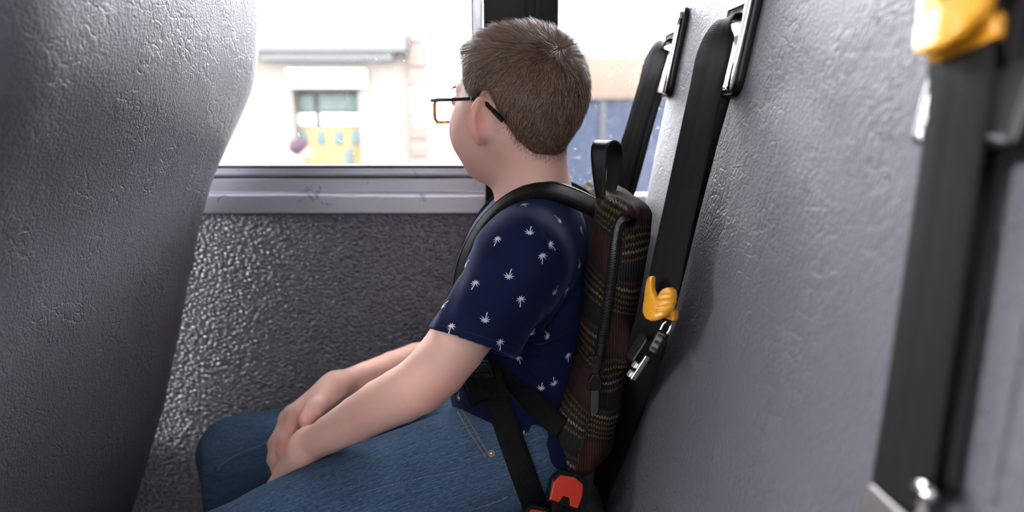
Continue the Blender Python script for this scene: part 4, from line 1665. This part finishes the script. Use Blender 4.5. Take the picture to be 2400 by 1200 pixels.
W12 = (0.52, -0.85, 0.0)
b1 = belt('black seat belt hanging nearest the window behind the backpack', (1577, 128),
          [(1541, 125, 0.026), (1524, 185, 0.034), (1503, 255, 0.040), (1482, 330, 0.044), (1464, 400, 0.042), (1446, 470, 0.038), (1430, 540, 0.036), (1414, 620, 0.034)], W12,
          [(1568, 175, 0.010), (1546, 235, 0.016), (1524, 310, 0.022), (1500, 400, 0.026), (1478, 480, 0.030), (1460, 560, 0.032)])
b2 = belt('black seat belt with yellow clip running down beside the backpack', (1733, 86),
          [(1680, 95, 0.026), (1660, 180, 0.034), (1638, 280, 0.040), (1612, 400, 0.045), (1590, 500, 0.048), (1568, 600, 0.050), (1550, 690, 0.052), (1528, 770, 0.052), (1500, 860, 0.036), (1470, 950, 0.023), (1440, 1050, 0.014), (1412, 1150, 0.008), (1396, 1212, 0.006)], W12,
          [(1702, 215, 0.010), (1672, 320, 0.018), (1646, 420, 0.024), (1620, 520, 0.028), (1596, 620, 0.030), (1570, 720, 0.032), (1545, 800, 0.032), (1514, 900, 0.020), (1482, 1000, 0.010), (1448, 1110, 0.005), (1424, 1205, 0.004)])
b3 = belt('black seat belt with yellow clip at the aisle edge of the seat', (2380, 60),
          [(2258, 60, 0.020), (2249, 200, 0.020), (2222, 400, 0.016), (2193, 600, 0.014), (2163, 800, 0.013), (2133, 1000, 0.012), (2112, 1130, 0.012), (2100, 1215, 0.012)], (0.05, -1, 0),
          [(2345, -60, 0.016), (2332, 90, 0.016), (2312, 250, 0.008), (2285, 430, 0.005), (2254, 640, 0.005), (2222, 850, 0.005), (2196, 1020, 0.005), (2175, 1150, 0.005)], 'plastic')


def make_clip(parent, c, ex, ey, su, sv):
    ex = unit(ex); ey = unit(np.asarray(ey, float) - ex * np.dot(ex, ey)); ez = np.cross(ex, ey)
    if ez[1] > 0.0: pass
    raw = [(-30, -32), (-36, -12), (-37, 15), (-33, 34), (-26, 45), (-13, 49), (-12, 30), (-10, 21), (2, 8), (4, 7), (10, 22), (17, 31), (27, 35), (35, 30), (36, 10), (34, -8), (27, -24), (16, -36), (2, -42), (-14, -41)]
    s = Sdf()
    poly = np.array(raw, float) * np.array([su, sv])

    def fn(p):
        q = p - c
        u = q @ ex; v = q @ ey; w = q @ ez
        # distance to polygon
        d = np.full(u.shape, 1e9); inside = np.zeros(u.shape, bool)
        n_ = len(poly)
        for i in range(n_):
            a = poly[i]; b = poly[(i + 1) % n_]
            e = b - a
            t = np.clip(((u - a[0]) * e[0] + (v - a[1]) * e[1]) / (e @ e), 0, 1)
            d = np.minimum(d, (u - a[0] - t * e[0]) ** 2 + (v - a[1] - t * e[1]) ** 2)
            cond = (a[1] > v) != (b[1] > v)
            with np.errstate(divide='ignore', invalid='ignore'):
                xx_ = (b[0] - a[0]) * (v - a[1]) / (b[1] - a[1] if b[1] != a[1] else 1e-9) + a[0]
            inside ^= cond & (u < xx_)
        d = np.sqrt(d) * np.where(inside, -1, 1)
        # dished front: the lower part swells forward
        wc = w - 0.004 + 0.006 * (u / (36 * su)) ** 2 - 0.004 * np.clip(-v / (40 * sv), 0, 1)
        rid = 0.0011 * np.clip(np.sin((v - 0.35 * u) * 2 * math.pi / 0.0062), 0, 1) * (u > 12 * su) * (v < 26 * sv) * (v > -26 * sv)
        return smax(d, np.abs(wc) - 0.0042 - rid, 0.0035) * 0.8
    R = max(40 * su, 52 * sv) + 0.012
    s.add(fn, c - R, c + R, '+', 0)
    # back half that closes round the webbing
    s.rbox(c - ez * 0.008 - ey * 26 * sv, (32 * su, 12 * sv, 0.004), 0.003, np.stack([ex, ey, ez], 1), k=0.006)
    o = link_mesh('sliding_clip', s.mesh('sliding_clip', 0.0011, n=16, smooth=1), M['yellow'], parent)
    tag(o, 'yellow plastic belt clip')
    return o


c1 = on_seat(1545, 704, 0.058)
make_clip(b2, c1, W12, (0.05, 0, 1.0), 0.000575, 0.00050)
c3 = on_seat(2240, 22, 0.030)
make_clip(b3, c3, (0.22, -1.0, 0.25), (0.1, 0.25, 1.0), 0.00066, 0.00054)

# belt 2 tongue: steel blade with two rivets
ta, tb = P(1518, 834, 0.700), P(1482, 890, 0.700)
ey = unit(ta - tb); ex = unit(np.array([0.55, -0.83, 0]) - ey * np.dot([0.55, -0.83, 0], ey))
prism('tongue', rrect(0.0028, 0.031, 0.001), 0.007, frame_M((ta + tb) / 2, ex, ey), M['steel'], b2, 0.0006)
for px_, py_ in ((1490, 855), (1479, 876)):
    prism('tongue_rivet', rrect(0.0055, 0.0075, 0.0015), 0.006, frame_M(P(px_, py_, 0.702), ex, ey), M['steel_satin'], b2, 0.0006)
prism('tongue_cover', rrect(0.014, 0.032, 0.004), 0.008, frame_M(P(1497, 815, 0.712), ex, ey), M['plastic'], b2, 0.0015)

# belt 3 tongue at the bottom of the frame
up = unit([LEAN, 0, 1.0])
Mt = frame_M(on_seat(2085, 1215, 0.018), (0, -1, 0.15), up)
prism('tongue', [(-0.030, -0.045), (0.022, -0.045), (0.029, 0.012), (0.024, 0.016), (0.016, 0.007), (-0.020, 0.010), (-0.026, 0.004)], 0.003, Mt, M['steel_satin'], b3, 0.0008)
tube('tongue_loop', [on_seat(2138, 1133, 0.020), on_seat(2160, 1139, 0.020), on_seat(2176, 1153, 0.020), on_seat(2170, 1172, 0.020), on_seat(2160, 1185, 0.018)], [0.0015, 0.003, 0.0034, 0.003, 0.002], M['steel'], b3, 24, 8)
blob('tongue_rivet', on_seat(2164, 1026, 0.010), (0.0018, 0.0018, 0.0018), None, M['steel_satin'], b3, 0.0008)

# padlock
pl = empty('padlock', P(1545, 820, 0.692))
tag(pl, 'small black combination padlock with steel shackle beside the backpack', 'padlock')
pa_, pb_ = P(1556, 778, 0.692), P(1531, 826, 0.692)
ey = unit(pa_ - pb_); ex = unit(np.array([0.8, -0.6, 0]) - ey * np.dot([0.8, -0.6, 0], ey)); ez = np.cross(ex, ey)
cen = (pa_ + pb_) / 2
prism('lock_body', rrect(0.0125, 0.0265, 0.004), 0.010, frame_M(cen, ex, ey), M['plastic'], pl, 0.0025)
fz = ez if ez[1] < 0 else -ez
for k in (-1, 0, 1):
    prism('dial_wheel', rrect(0.0070, 0.0032, 0.0012), 0.003, frame_M(cen + ey * 0.0078 * k + fz * 0.0052 + ex * 0.001, ex, ey), M['plastic_matte'], pl, 0.0005)
tube('shackle', [cen + ey * 0.012 - ex * 0.0042, cen + ey * 0.020 - ex * 0.0042, cen + ey * 0.0255, cen + ey * 0.020 + ex * 0.0042, cen + ey * 0.012 + ex * 0.0042], 0.0014, M['steel'], pl, 30, 10)


# belt buckles on the cushion
def buckle(px, py, Y, label):
    c = P(px, py, Y)
    root = empty('belt_buckle', c)
    tag(root, label, 'buckle')
    view = unit(np.array(CAM_LOC) - c)
    up_ = unit(np.array([0.25, 0.15, 1.0]) * 1.0)
    ex = unit(np.array([0.93, 0.15, -0.42]))
    nr_ = unit(np.array([-0.15, -0.82, 0.55]))
    ey = unit(np.cross(nr_, ex))
    Mx = frame_M(c, ex, ey)
    B_ = 1.25
    out = [(-0.017, -0.012), (-0.019, 0.006), (-0.013, 0.016), (0.004, 0.018), (0.017, 0.013), (0.020, 0.000), (0.018, -0.013)]
    prism('housing', [(u * 1.12 * B_, v * 1.15 * B_) for u, v in out], 0.012, frame_M(c - nr_ * 0.006, ex, ey), M['plastic'], root, 0.002)
    prism('release_button', [(u * B_, v * B_) for u, v in [(-0.0155, -0.012), (-0.0165, 0.004), (-0.0115, 0.013), (0.004, 0.0152), (0.0145, 0.011), (0.0170, 0.000), (0.0150, -0.012), (0.007, -0.012), (0.004, -0.005), (-0.003, -0.005), (-0.006, -0.012)]], 0.004, frame_M(c + nr_ * 0.0015, ex, ey), M['red'], root, 0.0008)
    prism('slot', rrect(0.022, 0.006, 0.001), 0.003, frame_M(c + nr_ * 0.0005 - ey * 0.0115, ex, ey), M['plastic'], root)
    ribbon('stalk', [c - nr_ * 0.008, c - nr_ * 0.012 - ey * 0.02, np.array([c[0], c[1] + 0.006, BENCH[2] - 0.004])], ex, 0.030, 0.004, M['web_strap'], root, 20)
    return root


buckle(1329, 1152, 0.782, 'belt buckle with red release button below the backpack')
buckle(1262, 1232, 0.778, 'belt buckle with red button beside the hip of the boy')

# ------------------------------------------------------------------ the street outside
M['asphalt'] = simple('asphalt', (0.1000, 0.1000, 0.1000), 0.9, spec=0.05)
M['paving'] = simple('pale_paving', (0.1860, 0.1800, 0.1670), 0.9, spec=0.05)
M['stone'] = simple('cream_stone', (0.0934, 0.0818, 0.0701), 0.9, spec=0.05)
M['stone_pale'] = simple('pale_render', (0.1653, 0.1618, 0.1528), 0.9, spec=0.05)
M['tan'] = simple('tan_brick', (0.0658, 0.0484, 0.0372), 0.9, spec=0.05)
M['cornice'] = simple('grey_cornice', (0.0673, 0.0673, 0.0673), 0.9, spec=0.05)
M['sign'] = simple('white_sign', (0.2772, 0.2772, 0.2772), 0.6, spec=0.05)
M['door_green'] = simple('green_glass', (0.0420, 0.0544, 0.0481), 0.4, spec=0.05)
M['reflect_teal'] = simple('reflected_bus_teal', (0.0379, 0.0544, 0.0544), 0.4, spec=0.05)
M['reflect_yellow'] = simple('reflected_bus_yellow', (0.1052, 0.0809, 0.0365), 0.7, spec=0.05)  # yellow and teal: reflection of the bus painted into panel colours
M['door_frame'] = simple('grey_door_frame', (0.0273, 0.0273, 0.0290), 0.6, spec=0.05)
M['blue_shop'] = simple('blue_grey_glass', (0.0125, 0.0160, 0.0264), 0.4, spec=0.05)
GZ = -0.95
structure(box('ground', (-40, 1.6, GZ - 0.1), (40, 60, GZ), M['asphalt']), 'street beside the bus', 'street')
FY = 8.5
structure(box('sidewalk', (-14, 6.0, GZ), (14, 16, GZ + 0.15), M['paving'], None, 0.01), 'pale sidewalk in front of the buildings', 'sidewalk')


def R_(px0, py0, px1, py1, Y):
    a = P(px0, py0, Y); b = P(px1, py1, Y)
    return a[0], b[0], b[2], a[2]     # x0, x1, z0, z1


bd = empty('building', (-3.0, FY, GZ + 0.15))
tag(bd, 'cream building with grey cornice and a doorway across the street', 'building')
xr0 = P(962, 200, FY)[0]
dx0, dx1, dz0, dz1 = R_(684, 210, 857, 600, FY)
cx0, cx1, cz0, cz1 = R_(560, 82, 958, 132, FY)
gz = GZ + 0.15
box('facade', (-9, FY, gz), (dx0, FY + 0.4, cz1), M['stone'], bd)
box('facade', (dx1, FY, gz), (xr0, FY + 0.4, cz1), M['stone'], bd)
box('facade', (dx0, FY, dz1), (dx1, FY + 0.4, cz1), M['stone'], bd)
box('upper_wall', (-9, FY + 0.05, cz1), (xr0, FY + 0.45, cz1 + 2.0), M['stone_pale'], bd)
box('cornice', (-9, FY - 0.30, cz0 + 0.04), (cx1, FY + 0.05, cz1), M['cornice'], bd, 0.01)
box('cornice_soffit', (P(620, 140, FY)[0], FY - 0.20, cz0 - 0.06), (P(925, 140, FY)[0], FY + 0.02, cz0 + 0.05), M['cornice'], bd, 0.01)
sx0, sx1, sz0, sz1 = R_(676, 162, 862, 206, FY)
box('lintel', (sx0, FY - 0.10, sz0), (sx1, FY + 0.02, sz1), M['sign'], bd, 0.01)
# doorway: recessed frame, transom, then panels coloured as the school bus reflected in the glass
dY = FY + 0.12
dr = box('door_frame', (dx0, dY + 0.06, gz), (dx1, dY + 0.12, dz1), M['door_frame'], bd)
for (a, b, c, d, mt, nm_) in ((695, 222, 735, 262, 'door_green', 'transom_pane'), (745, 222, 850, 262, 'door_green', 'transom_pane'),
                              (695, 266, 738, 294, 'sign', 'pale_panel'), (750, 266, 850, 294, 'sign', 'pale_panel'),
                              (692, 298, 852, 420, 'reflect_yellow', 'bus_reflection')):
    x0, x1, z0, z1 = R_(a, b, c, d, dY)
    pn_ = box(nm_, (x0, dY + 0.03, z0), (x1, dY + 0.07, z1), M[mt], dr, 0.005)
    if nm_ == 'bus_reflection':
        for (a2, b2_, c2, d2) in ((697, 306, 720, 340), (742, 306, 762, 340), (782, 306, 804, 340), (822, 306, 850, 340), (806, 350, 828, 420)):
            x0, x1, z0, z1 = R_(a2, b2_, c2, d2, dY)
            box('reflected_bus_window', (x0, dY + 0.01, z0), (x1, dY + 0.04, z1), M['reflect_teal'], pn_, 0.004)
# stone pier at the corner, built of courses
pr = empty('stone_pier', (0.5 * (xr0 + P(998, 200, FY)[0]), FY, gz))
tag(pr, 'brown stone pier at the corner of the cream building', 'pier')
M['pier1'] = simple('brown_stone', (0.0769, 0.0606, 0.0525), 0.9, spec=0.05)
M['pier2'] = simple('warm_stone', (0.1012, 0.0869, 0.0746), 0.9, spec=0.05)
z = gz; k = 0
while z < 4.4:
    h_ = (0.34, 0.22, 0.28)[k % 3]
    box('stone_block', (xr0 + 0.003, FY - 0.12 + 0.01 * (k % 2), z), (P(998, 200, FY)[0] + 0.01 * (k % 3), FY + 0.3, z + h_ - 0.015), M['pier1' if k % 3 else 'pier2'], pr, 0.008)
    z += h_; k += 1
# second building seen through the window behind the boy
b2d = empty('building', (3.0, 9.5, gz))
tag(b2d, 'tan building with a blue-grey shopfront seen through the water spotted window', 'building')
y2 = 9.5
x0 = P(1236, 200, y2)[0]
zb, zt = P(1400, 232, y2)[2], P(1400, 130, y2)[2]
box('fascia', (x0, y2, zb), (x0 + 6, y2 + 0.4, zt), M['tan'], b2d, 0.01)
box('upper_wall', (x0, y2 + 0.1, zt), (x0 + 6, y2 + 0.5, zt + 0.8), M['stone_pale'], b2d)
box('shopfront', (x0, y2 + 0.1, gz), (x0 + 6, y2 + 0.4, zb), M['blue_shop'], b2d)
for k in range(6):
    box('mullion', (x0 + 1.0 * k, y2 + 0.06, gz), (x0 + 1.0 * k + 0.07, y2 + 0.12, zb), M['door_frame'], b2d)

# two passers-by on the sidewalk
M['white_cloth'] = simple('white_cloth', (0.2531, 0.2619, 0.2772), 0.9, spec=0.05)
M['dark_hair'] = simple('dark_hair', (0.0200, 0.0120, 0.0160), 0.6, spec=0.05)
M['blond'] = simple('blond_hair', (0.1931, 0.1647, 0.1244), 0.6, spec=0.05)
M['trousers'] = simple('dark_trousers', (0.0500, 0.0500, 0.0700), 0.9, spec=0.05)
M['skin_far'] = simple('skin_passer_by', (0.1792, 0.1130, 0.0896), 0.6, spec=0.05)


def passer(label, head, chest, hip, hairm, face):
    root = empty('person', (hip[0], hip[1], gz)); tag(root, label, 'person')
    head, chest, hip = map(np.array, (head, chest, hip))
    face = np.array(face, float)
    s = Sdf()
    s.ell(head, (0.085, 0.085, 0.11), k=0.02)
    s.cone(head + face * 0.085 + (0, 0, -0.005), head + face * 0.095 + (0, 0, -0.03), 0.012, 0.018, k=0.02)
    s.cone(chest + (0, 0, 0.05), head - (0, 0, 0.05), 0.055, 0.05, k=0.03)
    s.cone(chest, hip, 0.11, 0.10, k=0.05)
    sd_ = np.array([-face[1], face[0], 0])
    for q in (1, -1):
        sh = chest + sd_ * 0.15 * q + (0, 0, 0.03)
        el = sh + face * 0.05 + (0, 0, -0.25); wr = el + face * 0.14 + (0, 0, -0.14)
        s.cone(sh, el, 0.045, 0.036, k=0.03); s.cone(el, wr, 0.036, 0.026, k=0.02)
        for f_ in range(4):
            s.cone(wr, wr + face * 0.07 + sd_ * (f_ - 1.5) * 0.014 + (0, 0, -0.05), 0.016, 0.008, k=0.01)
        s.cone(wr, wr + face * 0.05 - sd_ * q * 0.035 + (0, 0, -0.02), 0.014, 0.009, k=0.01)
        ft = np.array([hip[0], hip[1], gz]) + sd_ * 0.09 * q
        s.cone(hip + sd_ * 0.08 * q, ft + (0, 0, 0.06), 0.085, 0.045, k=0.04)
        s.cone(ft + (0, 0, 0.045), ft + face * 0.13 + (0, 0, 0.04), 0.042, 0.036, k=0.02)
    link_mesh('body', s.mesh('body', 0.014, smooth=1), M['skin_far'], root)
    s = Sdf()
    s.ell(head - face * 0.018 + (0, 0, 0.02), (0.096, 0.096, 0.108), k=0.02)
    if hairm == 'blond':
        s.cone(head - face * 0.05 + (0, 0, -0.02), head - face * 0.07 + (0, 0, -0.20), 0.085, 0.075, k=0.05)
    s.ell(head + face * 0.085 + (0, 0, -0.045), (0.075, 0.075, 0.075), k=0.02, op='-')
    link_mesh('hair', s.mesh('hair', 0.014, smooth=1), M[hairm], root)
    s = Sdf()
    s.cone(chest, hip + (0, 0, -0.03), 0.125, 0.118, k=0.05)
    s.cone(chest + sd_ * 0.13 + (0, 0, 0.02), chest - sd_ * 0.13 + (0, 0, 0.02), 0.075, 0.075, k=0.06)
    for q in (1, -1):
        sh = chest + sd_ * 0.15 * q + (0, 0, 0.03)
        s.cone(sh, sh + face * 0.03 + (0, 0, -0.17), 0.06, 0.055, k=0.03)
    link_mesh('shirt', s.mesh('shirt', 0.014, smooth=1), M['white_cloth'], root)
    s = Sdf()
    for q in (1, -1):
        ft = np.array([hip[0], hip[1], gz]) + sd_ * 0.09 * q
        s.cone(hip + sd_ * 0.08 * q, ft + (0, 0, 0.10), 0.098, 0.062, k=0.04)
    link_mesh('trousers', s.mesh('trousers', 0.016, smooth=1), M['trousers'], root)
    return root


Y1 = 6.9
passer('dark-haired passer-by in white bending forward before the doorway', P(706, 352, Y1), P(682, 388, Y1), P(655, 470, Y1), 'dark_hair', (0.93, 0.2, -0.3))
passer('blond passer-by in white on the sidewalk right of the doorway', P(880, 364, Y1), P(882, 420, Y1), P(884, 520, Y1), 'blond', (0.0, 1.0, 0.0))
